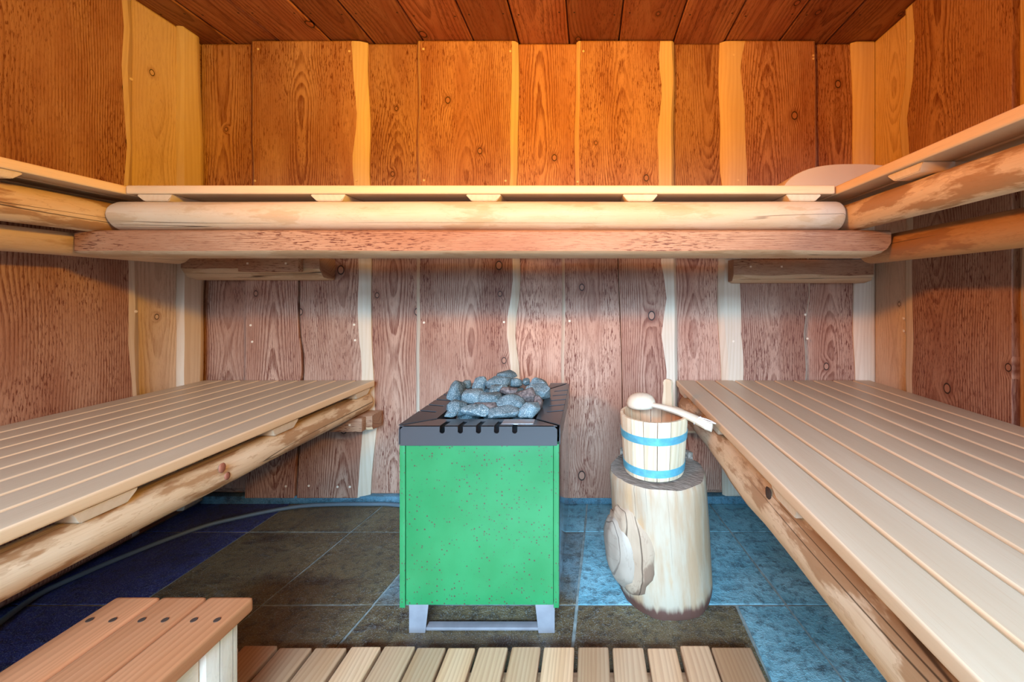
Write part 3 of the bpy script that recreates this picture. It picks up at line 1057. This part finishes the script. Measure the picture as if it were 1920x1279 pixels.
# black top: four mitred sheets, each with five slots that run over its outer edge
OX0, OX1, OY0, OY1 = HX0 - .004, HX1 + .003, HY0 - .006, HY1 + .002


def lip(outer, inner, slots, slot_in, slot_down, hflange, outward, zt_out, zt_in):
    """outer, inner: ((p, q) ends) of the two long edges of a mitred top sheet along p; slots: p centres.
    outward maps (p, depth-from-outer-edge, z) to the world."""
    (a0, a1), (b0, b1), W = outer, inner, slots[0]
    cs, sw = slots[1], slots[2]
    bm = bmesh.new()
    cuts = sorted([a0, a1] + [c - sw for c in cs] + [c + sw for c in cs])

    def pt(p, d, z):
        return outward(p, d, z)

    def ends(d):
        k = d / W
        return a0 + (b0 - a0) * k, a1 + (b1 - a1) * k

    def zt(d):
        return zt_out + (zt_in - zt_out) * d / W

    def slab(p0, p1, d0, d1, clampends=(False, False)):
        th = .0022
        q = []
        for d in (d0, d1):
            e0, e1 = ends(d)
            P0 = e0 if clampends[0] else p0
            P1 = e1 if clampends[1] else p1
            q.append((P0, P1))
        v = []
        for z in (0, -th):
            v += [bm.verts.new(pt(q[0][0], d0, zt(d0) + z)), bm.verts.new(pt(q[0][1], d0, zt(d0) + z)), bm.verts.new(pt(q[1][1], d1, zt(d1) + z)), bm.verts.new(pt(q[1][0], d1, zt(d1) + z))]
        for f in ((0, 1, 2, 3), (7, 6, 5, 4), (0, 4, 5, 1), (1, 5, 6, 2), (2, 6, 7, 3), (3, 7, 4, 0)):
            bm.faces.new([v[i] for i in f])

    def face(p0, p1, z0, z1, c0=0, c1=0, cb=0.0):
        th = .0022
        v = []
        for d in (0, th):
            v += [bm.verts.new(pt(p0, d, z0)), bm.verts.new(pt(p1, d, z0)), bm.verts.new(pt(p1, d, z1 - c1)), bm.verts.new(pt(p1 - c1, d, z1)), bm.verts.new(pt(p0 + c0, d, z1)), bm.verts.new(pt(p0, d, z1 - c0))]
        n = 6
        bm.faces.new(v[:n])
        bm.faces.new(v[n:][::-1])
        for i in range(n):
            j = (i + 1) % n
            bm.faces.new((v[i], v[n + i], v[n + j], v[j]))

    zl = zt_out - hflange
    m = .010
    for i, (p0, p1) in enumerate(zip(cuts, cuts[1:])):
        first, last = i == 0, i == len(cuts) - 2
        is_slot = i % 2 == 1
        ch0 = m if first else 0.0
        ch1 = m if last else 0.0
        if is_slot:
            slab(p0, p1, slot_in, W)
            # round bottomed slot in the upright flange
            r = (p1 - p0) / 2
            c = (p0 + p1) / 2
            zb_ = zt_out - slot_down
            th = .0022
            arc = [(c + r * math.cos(a), zb_ - r * math.sin(a) + r) for a in lin(9, math.pi, 0)]
            v = []
            for d in (0, th):
                v.append([bm.verts.new(pt(p0, d, zl))] + [bm.verts.new(pt(x, d, z)) for x, z in arc] + [bm.verts.new(pt(p1, d, zl))])
            n = len(v[0])
            bm.faces.new(v[0])
            bm.faces.new(v[1][::-1])
            for k in range(n):
                k2 = (k + 1) % n
                bm.faces.new((v[0][k], v[1][k], v[1][k2], v[0][k2]))
            face(p0, p0 + .0003, zb_, zt_out)
        else:
            if first or last:
                # split where the slots end so that the mitre stays straight
                slab(p0, p1, 0.0, W, (first, last))
            else:
                slab(p0, p1, 0.0, W)
            face(p0, p1, zl, zt_out, ch0, ch1)
    # inner turned-down edge
    th = .002
    v = []
    for d in (W - th, W):
        e0, e1 = ends(W)
        v += [bm.verts.new(pt(e0, d, zt(W))), bm.verts.new(pt(e1, d, zt(W))), bm.verts.new(pt(e1, d, zt(W) - .02)), bm.verts.new(pt(e0, d, zt(W) - .02))]
    for f in ((0, 1, 2, 3), (7, 6, 5, 4), (0, 4, 5, 1), (1, 5, 6, 2), (2, 6, 7, 3), (3, 7, 4, 0)):
        bm.faces.new([v[i] for i in f])
    return to_mesh(bm, 'lip', smooth=False)


box('slot_shade_sheet', HX0 + .012, HX1 - .012, HY0 + .016, HY1 - .010, .505, .512, M['dark'], ht, .0005)  # dark sheet added below the slots so they look shaded
ZI = ZT - .006
gap = .0075
W = .074
me = lip((OX0 + gap, OX1 - gap), (OX0 + W + gap, OX1 - W - gap), (W, [Xat(p, 1.034) for p in (829, 863, 897, 931, 965)], .0070), .052, .021, .053, lambda p, d, z: (p, OY0 + d, z), ZT, ZI)
swept('top_sheet', me, M['black'], ht)
sy = [OY0 + .135 + .062 * i for i in range(5)]
me = lip((OY0 + gap, OY1 - gap), (OY0 + W + gap, OY1 - W - gap), (W, sy, .0055), .050, .020, .053, lambda p, d, z: (OX0 + d, p, z), ZT, ZI)
swept('top_sheet', me, M['black'], ht)
me = lip((OY0 + gap, OY1 - gap), (OY0 + W + gap, OY1 - W - gap), (W, sy, .0055), .050, .020, .053, lambda p, d, z: (OX1 - d, p, z), ZT, ZI)
swept('top_sheet', me, M['black'], ht)
me = lip((OX0 + gap, OX1 - gap), (OX0 + W + gap, OX1 - W - gap), (W, [-.42, -.355, -.29, -.225, -.16], .0070), .052, .021, .053, lambda p, d, z: (p, OY1 - d, z), ZT, ZI)
swept('top_sheet', me, M['black'], ht)
box('rating_plate', -.238, -.152, 1.053, 1.092, ZT - .004, ZT - .0012, M['plate'], ht, .0004)['label'] = 'small silver plate on the front sheet'
# steel feet: plate with a trapezoid opening, front and back, joined by a low rail
for yy, ylab in ((HY0 + .022, 'front'), (HY1 - .03, 'rear')):
    bm = bmesh.new()
    x0, x1 = Xat(767, 1.062), Xat(1040, 1.062)
    t = .0025
    for (quad) in (((x0, 0.0), (x0 + .044, 0.0), (x0 + .053, ZG0 - .012), (x0, ZG0 - .012)), ((x1 - .044, 0.0), (x1, 0.0), (x1, ZG0 - .012), (x1 - .053, ZG0 - .012)), ((x0, ZG0 - .012), (x1, ZG0 - .012), (x1, ZG0 - .0005), (x0, ZG0 - .0005))):
        f = [bm.verts.new((a, yy, b)) for a, b in quad]
        k = [bm.verts.new((a, yy + t, b)) for a, b in quad]
        bm.faces.new(f)
        bm.faces.new(k[::-1])
        for i in range(4):
            bm.faces.new((f[i], k[i], k[(i + 1) % 4], f[(i + 1) % 4]))
    swept('foot_plate', to_mesh(bm, 'foot', smooth=False), M['steelfoot'], ht)
    box('foot_rail', x0 + .045, x1 - .045, yy + .003, yy + .024, .004, .012, M['steelfoot'], ht, .0008)

# stones: each one a stone of its own
stones = [  # px, py, w, h (photo pixels), depth y, brown, label
    (764 + 92, 733, 27, 34, 1.30, 0, 'upright grey-blue stone at the left end of the heap'),
    (872, 722, 20, 15, 1.37, 0, 'small dark stone tucked behind the upright left one'),
    (899, 719, 25, 25, 1.38, 0, 'rounded dark grey stone at the upper left of the heap'),
    (934, 716, 46, 19, 1.36, 0, 'long dark stone directly under the topmost one'),
    (950, 704, 37, 15, 1.40, 0, 'topmost stone of the heap, flat and pointed'),
    (967, 718, 22, 17, 1.38, 0, 'small stone right of the long dark one under the top'),
    (986, 717, 15, 12, 1.41, 0, 'smallest stone at the back between top and right shoulder'),
    (1012, 720, 34, 22, 1.37, 0, 'steep stone on the upper right shoulder of the heap'),
    (1006, 736, 50, 27, 1.32, 0, 'large pale stone jutting out at the right side of the heap'),
    (932, 736, 36, 26, 1.29, 0, 'blue-grey stone in the middle left of the flat brown one'),
    (954, 733, 35, 15, 1.265, 1, 'flat reddish-brown stone in the middle of the heap'),
    (888, 746, 40, 28, 1.22, 0, 'broad pale stone in the left of the middle row'),
    (918, 748, 43, 22, 1.21, 0, 'half-moon shaped stone in the centre of the middle row'),
    (960, 753, 50, 26, 1.20, 0, 'big pale wedge stone in the right of the middle row'),
    (985, 744, 41, 30, 1.25, 1, 'dark brown stone behind the big pale wedge'),
    (856, 765, 35, 26, 1.165, 0, 'stone at the left end of the front row'),
    (892, 770, 50, 20, 1.150, 0, 'long lens shaped stone left of centre in the front row'),
    (908, 759, 48, 10, 1.185, 1, 'thin dark slab lying between front and middle row'),
    (944, 772, 56, 17, 1.152, 0, 'low wide stone right of centre in the front row'),
    (991, 768, 42, 25, 1.160, 0, 'pale stone at the right end of the front row'),
    (1007, 757, 22, 26, 1.215, 1, 'narrow brown stone at the right behind the end of the front row'),
    (848, 774, 24, 11, 1.150, 0, 'small stone at the front left corner of the black top'),
]
fillers = [(-.375, 1.22), (-.29, 1.22), (-.205, 1.22), (-.375, 1.30), (-.29, 1.31), (-.21, 1.30), (-.36, 1.39), (-.28, 1.40), (-.20, 1.39)]


def stone_mesh(w, d, h, seed):
    rr = random.Random(seed)
    bm = bmesh.new()
    for _ in range(19):
        v = Vector((rr.gauss(0, 1), rr.gauss(0, 1), rr.gauss(0, 1))).normalized()
        v = Vector([math.copysign(abs(c) ** .80, c) for c in v])
        k = rr.uniform(.88, 1.04)
        bm.verts.new((v.x * w / 2 * k, v.y * d / 2 * k, v.z * h / 2 * k))
    r = bmesh.ops.convex_hull(bm, input=bm.verts)
    bmesh.ops.delete(bm, geom=[v for v in bm.verts if not v.link_faces], context='VERTS')
    bmesh.ops.dissolve_limit(bm, angle_limit=math.radians(12), verts=bm.verts, edges=bm.edges)
    bmesh.ops.bevel(bm, geom=bm.edges, offset=min(w, d, h) * .06, segments=1, profile=.5, affect='EDGES', clamp_overlap=True)
    bmesh.ops.triangulate(bm, faces=bm.faces)
    bmesh.ops.subdivide_edges(bm, edges=[e for e in bm.edges if e.calc_length() > .012], cuts=1)
    for v in bm.verts:
        v.co += v.co.normalized() * .0035 * noise.noise(v.co * 55 + Vector((seed, 0, 0)))
    lo = [min(v.co[i] for v in bm.verts) for i in range(3)]
    hi = [max(v.co[i] for v in bm.verts) for i in range(3)]
    for v in bm.verts:
        for i, s in enumerate((w, d, h)):
            v.co[i] = ((v.co[i] - lo[i]) / (hi[i] - lo[i]) - .5) * s
    return to_mesh(bm, 'stone', angle=28)


for i, (px, py, w, h, y, br_, lab) in enumerate(stones):
    W_, H_ = w * y / F * 1.06, h * y / F * 1.14
    me = stone_mesh(W_, max(.045, min(.075, (W_ + H_) * .55)), H_, 40 + i)
    o = link('sauna_stone', me, M['stonebrown' if br_ else 'stone'], None, (Xat(px, y), y, Zat(py, y)))
    o.rotation_euler = (0, random.Random(i).uniform(-.10, .10), random.Random(i + 50).uniform(-.3, .3))
    tag(o, lab, 'stone', 'stones on the sauna heater')
bm = bmesh.new()
for i, (x, y) in enumerate(fillers):
    m_ = stone_mesh(.082, .078, .048 + .018 * (y > 1.25), 140 + i)
    m_.transform(Matrix.Translation((x, y, .5265 + (.024 if y < 1.25 else .034))))
    bm.from_mesh(m_)
    bpy.data.meshes.remove(m_)
swept('stone_fill', to_mesh(bm, 'fill', angle=28), M['stone'], ht)['kind'] = 'stuff'

# ------------------------------------------------------------------ stump with bucket and ladle
SX, SY, SZ = .228, 1.235, .372
st = empty('wooden_stump', (SX, SY, 0))
tag(st, 'weathered whitish tree stump standing between heater and right bench', 'stump')


def srad(a, z):
    r = .147 + .004 * math.cos(2 * a + .6) + .006 * noise.noise(Vector((math.cos(a) * 1.6, math.sin(a) * 1.6, z * 5)))
    r += .004 * noise.noise(Vector((math.cos(a) * 5, math.sin(a) * 5, z * 2)))
    r -= .010 * max(0, 1 - z / .05) ** 2
    return r


NS = 56
bm = bmesh.new()
rows, wcs = [], []
zsn = [0, .012, .03, .06, .10, .14, .18, .22, .26, .30, .335, .36, .368, SZ]
for z in zsn:
    cx = SX + .012 - .026 * z / SZ
    row = []
    for k in range(NS):
        a = math.pi / 2 + 2 * math.pi * k / NS
        r = srad(a, z)
        if z >= .368:
            r -= .004 * (z - .36) / .012
        zt = z
        if z > .3:
            zt += .006 * noise.noise(Vector((math.cos(a) * 2.5, math.sin(a) * 2.5, 3))) * (z - .3) / .07
        row.append(bm.verts.new((cx + r * math.cos(a), SY + r * math.sin(a), zt)))
        wcs.append((k * .0165, 0, z))
    rows.append(row)
for a, b in zip(rows, rows[1:]):
    for k in range(NS):
        bm.faces.new((a[k], a[(k + 1) % NS], b[(k + 1) % NS], b[k]))
bm.faces.new(rows[0])
f = bm.faces.new(rows[-1])
f.material_index = 1
swept('trunk', to_mesh(bm, 'trunk', wc=wcs, angle=35), [M['stump'], M['endgrain']], st)
# the back of the cut stands a little higher
bm = bmesh.new()
cx = SX - .014
pts = [(cx + .152 * math.cos(a), SY + .152 * math.sin(a)) for a in lin(22, .50, 2.35)]
low = [bm.verts.new((x, y, SZ - .004)) for x, y in pts]
up = [bm.verts.new((x, y, SZ + .022 + .004 * noise.noise(Vector((x * 30, y * 30, 0))))) for x, y in pts]
n = len(pts)
for k in range(n):
    bm.faces.new((low[k], low[(k + 1) % n], up[(k + 1) % n], up[k]))
f = bm.faces.new(up)
f.material_index = 1
bm.faces.new(low)
swept('raised_back', to_mesh(bm, 'ledge', wc=lambda c: (c.x, c.y, c.z)), [M['endgrain'], M['endgrain']], st)['label'] = 'higher split-off back part of the stump top'


def burl_mesh(cx, cz, ang, hw, hh, bulge, seed, ragged, inset):
    """lump lying on the bark side: a disc of points wrapped onto the trunk and swollen outwards"""
    bm = bmesh.new()
    rings, nn = 9, 40
    wcs = []
    prev = None
    allr = []
    for j in range(rings + 1):
        k = j / rings
        row = []
        for i in range(nn):
            t = 2 * math.pi * i / nn
            rag = 1 + ragged * noise.noise(Vector((math.cos(t) * 2, math.sin(t) * 2, seed))) + ragged * .6 * noise.noise(Vector((math.cos(t) * 6, math.sin(t) * 6, seed)))
            u = hw * k * math.cos(t) * rag
            z = cz + hh * k * math.sin(t) * rag
            a = ang + u / .147
            z = max(.03, min(SZ - .01, z))
            out = bulge * (max(0, 1 - k ** 3.5)) ** .7 + .004 * noise.noise(Vector((u * 25, z * 25, seed))) - inset
            if j == rings:
                out = -.02
            r = srad(a, z) + out
            c_ = SX + .012 - .026 * z / SZ
            row.append(bm.verts.new((c_ + r * math.cos(a), SY + r * math.sin(a), z)))
            wcs.append((u, 0, z + seed))
        allr.append(row)
    for a, b in zip(allr, allr[1:]):
        for i in range(nn):
            bm.faces.new((a[i], a[(i + 1) % nn], b[(i + 1) % nn], b[i]))
    bm.verts.index_update()
    bmesh.ops.remove_doubles(bm, verts=allr[0], dist=1e-5)
    return to_mesh(bm, 'burl', angle=60, wc=lambda c: ((c.x - SX) * .9 + (c.y - SY) * .4, 0, c.z + seed))


o = swept('burl_rim', burl_mesh(0, .172, math.radians(216), .100, .130, .024, 3, .16, .002), M['bark'], st)
o['label'] = 'ragged brown bark rim round the burl'
o = swept('burl', burl_mesh(0, .160, math.radians(206), .080, .108, .037, 7, .08, .0), M['burl'], st)
o['label'] = 'smooth grey-white burl on the left side of the stump'

# bucket
BX, BY, BZ = .202, 1.222, SZ + .006
bk = empty('water_bucket', (BX, BY, BZ))
tag(bk, 'pale wooden sauna bucket with two blue hoops on the stump', 'bucket')
RB, RT, HB = .0925, .1055, .176
NSV = 16
TH = .011


def stave_mesh(handle=False):
    bm = bmesh.new()
    da = math.pi / NSV - .010
    if handle:
        zs = [0, .004, HB * .5, HB, HB + .012, HB + .028, HB + .045, HB + .062, HB + .074, HB + .082, HB + .086]
        ws = [1, 1, 1, 1, .98, .90, .80, .76, .84, .70, .36]
    else:
        zs = [0, .004, HB * .33, HB * .66, HB - .003, HB]
        ws = [1] * 6
    rows = []
    for z, wd in zip(zs, ws):
        R = RB + (RT - RB) * min(z / HB, 1.15)
        e = .0015 if z in (0, zs[-1]) else 0
        row = []
        for k in (-1, -.5, 0, .5, 1):
            a = da * k * wd
            row.append(bm.verts.new(((R - e) * math.sin(a), -(R - e) * math.cos(a), z)))
        for k in (1, .5, 0, -.5, -1):
            a = da * k * wd
            row.append(bm.verts.new(((R - TH + e) * math.sin(a), -(R - TH + e) * math.cos(a), z)))
        rows.append(row)
    for a, b in zip(rows, rows[1:]):
        for i in range(10):
            f = bm.faces.new((a[i], a[(i + 1) % 10], b[(i + 1) % 10], b[i]))
            if 5 <= i <= 8 and not (handle and b[0].co.z > HB):
                f.material_index = 1
    bm.faces.new(rows[0])
    bm.faces.new(rows[-1])
    return to_mesh(bm, 'stave', angle=30, wc=lambda c: (c.x, 0, c.z))


sm, hm = stave_mesh(), stave_mesh(True)
for k in range(NSV):
    a = 2 * math.pi * (k + .35) / NSV
    hnd = k == 6
    o = link('handle_stave' if hnd else 'stave', hm if hnd else sm, [M['pail'], M['pailin']], bk, (BX, BY, BZ))
    o.rotation_euler = (0, 0, a)
    if hnd:
        o['label'] = 'tall stave shaped into a paddle handle'
bm = bmesh.new()
bmesh.ops.create_cone(bm, cap_ends=True, segments=32, radius1=RB - TH, radius2=RB - TH + .001, depth=.012)
link('base', to_mesh(bm, 'base', wc=lambda c: (c.x, 0, c.y)), M['pailin'], bk, (BX, BY, BZ + .014))


def hoop(z0, z1):
    bm = bmesh.new()
    n = 48
    r0 = RB + (RT - RB) * z0 / HB + .0002
    r1 = RB + (RT - RB) * z1 / HB + .0002
    rows = []
    for R, z in ((r0, z0), (r0 + .0016, z0 + .0006), (r1 + .0016, z1 - .0006), (r1, z1)):
        rows.append([bm.verts.new((R * math.cos(2 * math.pi * k / n), R * math.sin(2 * math.pi * k / n), z)) for k in range(n)])
    for a, b in zip(rows, rows[1:]):
        for k in range(n):
            bm.faces.new((a[k], a[(k + 1) % n], b[(k + 1) % n], b[k]))
    return to_mesh(bm, 'hoop', angle=30)


link('hoop', hoop(.108, .131), M['hoop'], bk, (BX, BY, BZ))
link('hoop', hoop(.012, .035), M['hoop'], bk, (BX, BY, BZ))

# ladle laid across the bucket, bowl upside down
ld = empty('ladle', (.172, 1.275, BZ + HB))
tag(ld, 'pale wooden ladle lying upside down across the bucket rim', 'ladle')
LX, LY, LZ = .170, 1.278, BZ + HB + .002
bm = bmesh.new()
n = 32
prof = [(.040, 0), (.0435, .002), (.0455, .010), (.043, .022), (.035, .034), (.022, .041), (.008, .0435), (.0005, .0437), (.0005, .0375), (.02, .0355), (.032, .028), (.0385, .016), (.040, 0)]
rows = []
for r, z in prof[:-1]:
    rows.append([bm.verts.new((r * math.cos(2 * math.pi * k / n) * 1.05, r * math.sin(2 * math.pi * k / n), z)) for k in range(n)])
for i in range(len(rows)):
    a, b = rows[i], rows[(i + 1) % len(rows)]
    for k in range(n):
        bm.faces.new((a[k], a[(k + 1) % n], b[(k + 1) % n], b[k]))
link('bowl', to_mesh(bm, 'bowl', angle=50, wc=lambda c: (c.x, c.y, c.z)), M['batten'], ld, (LX, LY, LZ))
p0, p1 = Vector((LX + .028, LY - .022, LZ + .012)), Vector((.352, 1.118, BZ + HB - .014))
dv = (p1 - p0)
side = Vector((dv.y, -dv.x, 0)).normalized()
upv = side.cross(dv.normalized())
if upv.z < 0:
    upv = -upv
bm = bmesh.new()
rows = []
for t in lin(17, 0, 1):
    c = p0 + dv * t + upv * (.010 * math.sin(math.pi * t))
    wd = .0115 + .009 * t ** 1.5
    tk = .0075 + .005 * t
    if t > .9:
        wd *= math.sqrt(max(.05, 1 - ((t - .9) / .1) ** 2))
    rows.append([bm.verts.new(c + side * wd * math.cos(a) + upv * tk * math.sin(a)) for a in lin(13, 0, 2 * math.pi)[:-1]])
for a, b in zip(rows, rows[1:]):
    for k in range(12):
        bm.faces.new((a[k], a[(k + 1) % 12], b[(k + 1) % 12], b[k]))
bm.faces.new(rows[0])
bm.faces.new(rows[-1])
swept('handle', to_mesh(bm, 'handle', wc=lambda c: (c.y, 0, c.x)), M['batten'], ld)
c = p0 + dv * .78 + upv * .006
loop = [c + side * .016 * math.cos(a) + upv * (.0125 * math.sin(a)) + dv.normalized() * .006 * math.sin(a) for a in lin(15, 0, 2 * math.pi)]
swept('cord', tube_mesh(loop, .0014, 6), M['cord'], ld)
loop = [c + upv * .0105 + dv.normalized() * t * .055 + side * (.007 * math.sin(math.pi * t)) for t in lin(8, 0, 1)] + [c + upv * .0105 + dv.normalized() * t * .055 - side * (.007 * math.sin(math.pi * t)) for t in lin(8, 1, 0)]
swept('cord', tube_mesh(loop, .0014, 6), M['cord'], ld)

# ------------------------------------------------------------------ step stool
TX0, TX1, TY0, TY1, TZ = -.972, -.690, .16, .802, .303
tl = empty('step_stool', ((TX0 + TX1) / 2, (TY0 + TY1) / 2, 0))
tag(tl, 'wooden step stool of three boards in front of the left bench', 'stool')
w = (TX1 - TX0 - .008) / 3
sme = box_mesh(w, TY1 - TY0, .030, .008, 3)
hole_bm = bmesh.new()
for i in range(3):
    xc = TX0 + w / 2 + i * (w + .004)
    s = link('board', sme, M['stool'], tl, (xc, (TY0 + TY1) / 2, TZ - .015))
    for dx in (-.022, .022):
        bm = bmesh.new()
        bmesh.ops.create_cone(bm, cap_ends=True, segments=12, radius1=.0055, radius2=.0055, depth=.0016)
        link('screw_hole', to_mesh(bm, 'hole'), M['hole'], s, (xc + dx + .004 * (i - 1), TY1 - .060, TZ + .0002))
for yc in (TY0 + .045, TY1 - .062):
    for x0, x1 in ((TX0 + .012, TX0 + .060), (TX1 - .062, TX1 - .014)):
        box('leg', x0, x1, yc - .025, yc + .040, .0415, TZ - .031, M['lime'], tl, .003)
    box('cross_rail', TX0 + .062, TX1 - .064, yc - .012, yc + .012, TZ - .105, TZ - .031, M['lime'], tl, .002)
for x0 in (TX0 + .020, TX1 - .052):
    box('side_rail', x0, x0 + .028, TY0 + .088, TY1 - .090, TZ - .170, TZ - .031, M['lime'], tl, .002)

# ------------------------------------------------------------------ duckboard on the floor
MY0, MY1, MZ = .10, .978, .040
dk = empty('duckboard', (-.2, (MY0 + MY1) / 2, 0))
tag(dk, 'slatted wooden duckboard on the floor in front of the heater', 'duckboard')
spans = [(330, 387), (394, 450), (457, 520), (526, 587), (593, 652), (659, 715), (721, 779), (783, 837), (841, 892), (898, 953), (960, 1014), (1020, 1077), (1084, 1141), (1148, 1206), (1213, 1267), (1275, 1330), (1333, 1408)]
for i, (a, b) in enumerate(spans):
    jj = random.Random(i).uniform(-.003, .003)
    x0, x1 = Xat(a, MY1), Xat(b, MY1)
    box('slat', x0, x1, MY0, MY1 + jj, MZ - .021, MZ + jj * .3, M['mat'], dk, .005, 3, seed=i)
for yc in (.18, .55, .912):
    box('rail', Xat(334, MY1), Xat(1400, MY1), yc - .022, yc + .022, .001, MZ - .0225, M['mat'], dk, .002)

# ------------------------------------------------------------------ cable along the back wall
pts = [(-.50, 1.60, .012)] + [(Xat(px, y), y, .0085) for px, y in ((748, 1.690), (690, 1.698), (620, 1.696), (560, 1.680), (500, 1.640), (440, 1.590), (390, 1.545), (330, 1.475), (250, 1.38), (160, 1.28), (60, 1.17), (-60, 1.0), (-200, .80), (-520, .55))]
sp = []
P = [Vector(p) for p in pts]
for i in range(len(P) - 1):
    a, b, c, d = P[max(0, i - 1)], P[i], P[i + 1], P[min(len(P) - 1, i + 2)]
    for k in range(6):
        t = k / 6
        sp.append(.5 * ((2 * b) + (c - a) * t + (2 * a - 5 * b + 4 * c - d) * t * t + (3 * b - a - 3 * c + d) * t ** 3))
sp.append(P[-1])
tag(swept('power_cable', tube_mesh(sp, .008, 10), M['cable']), 'grey cable curving over the floor from behind the heater under the left bench', 'cable')
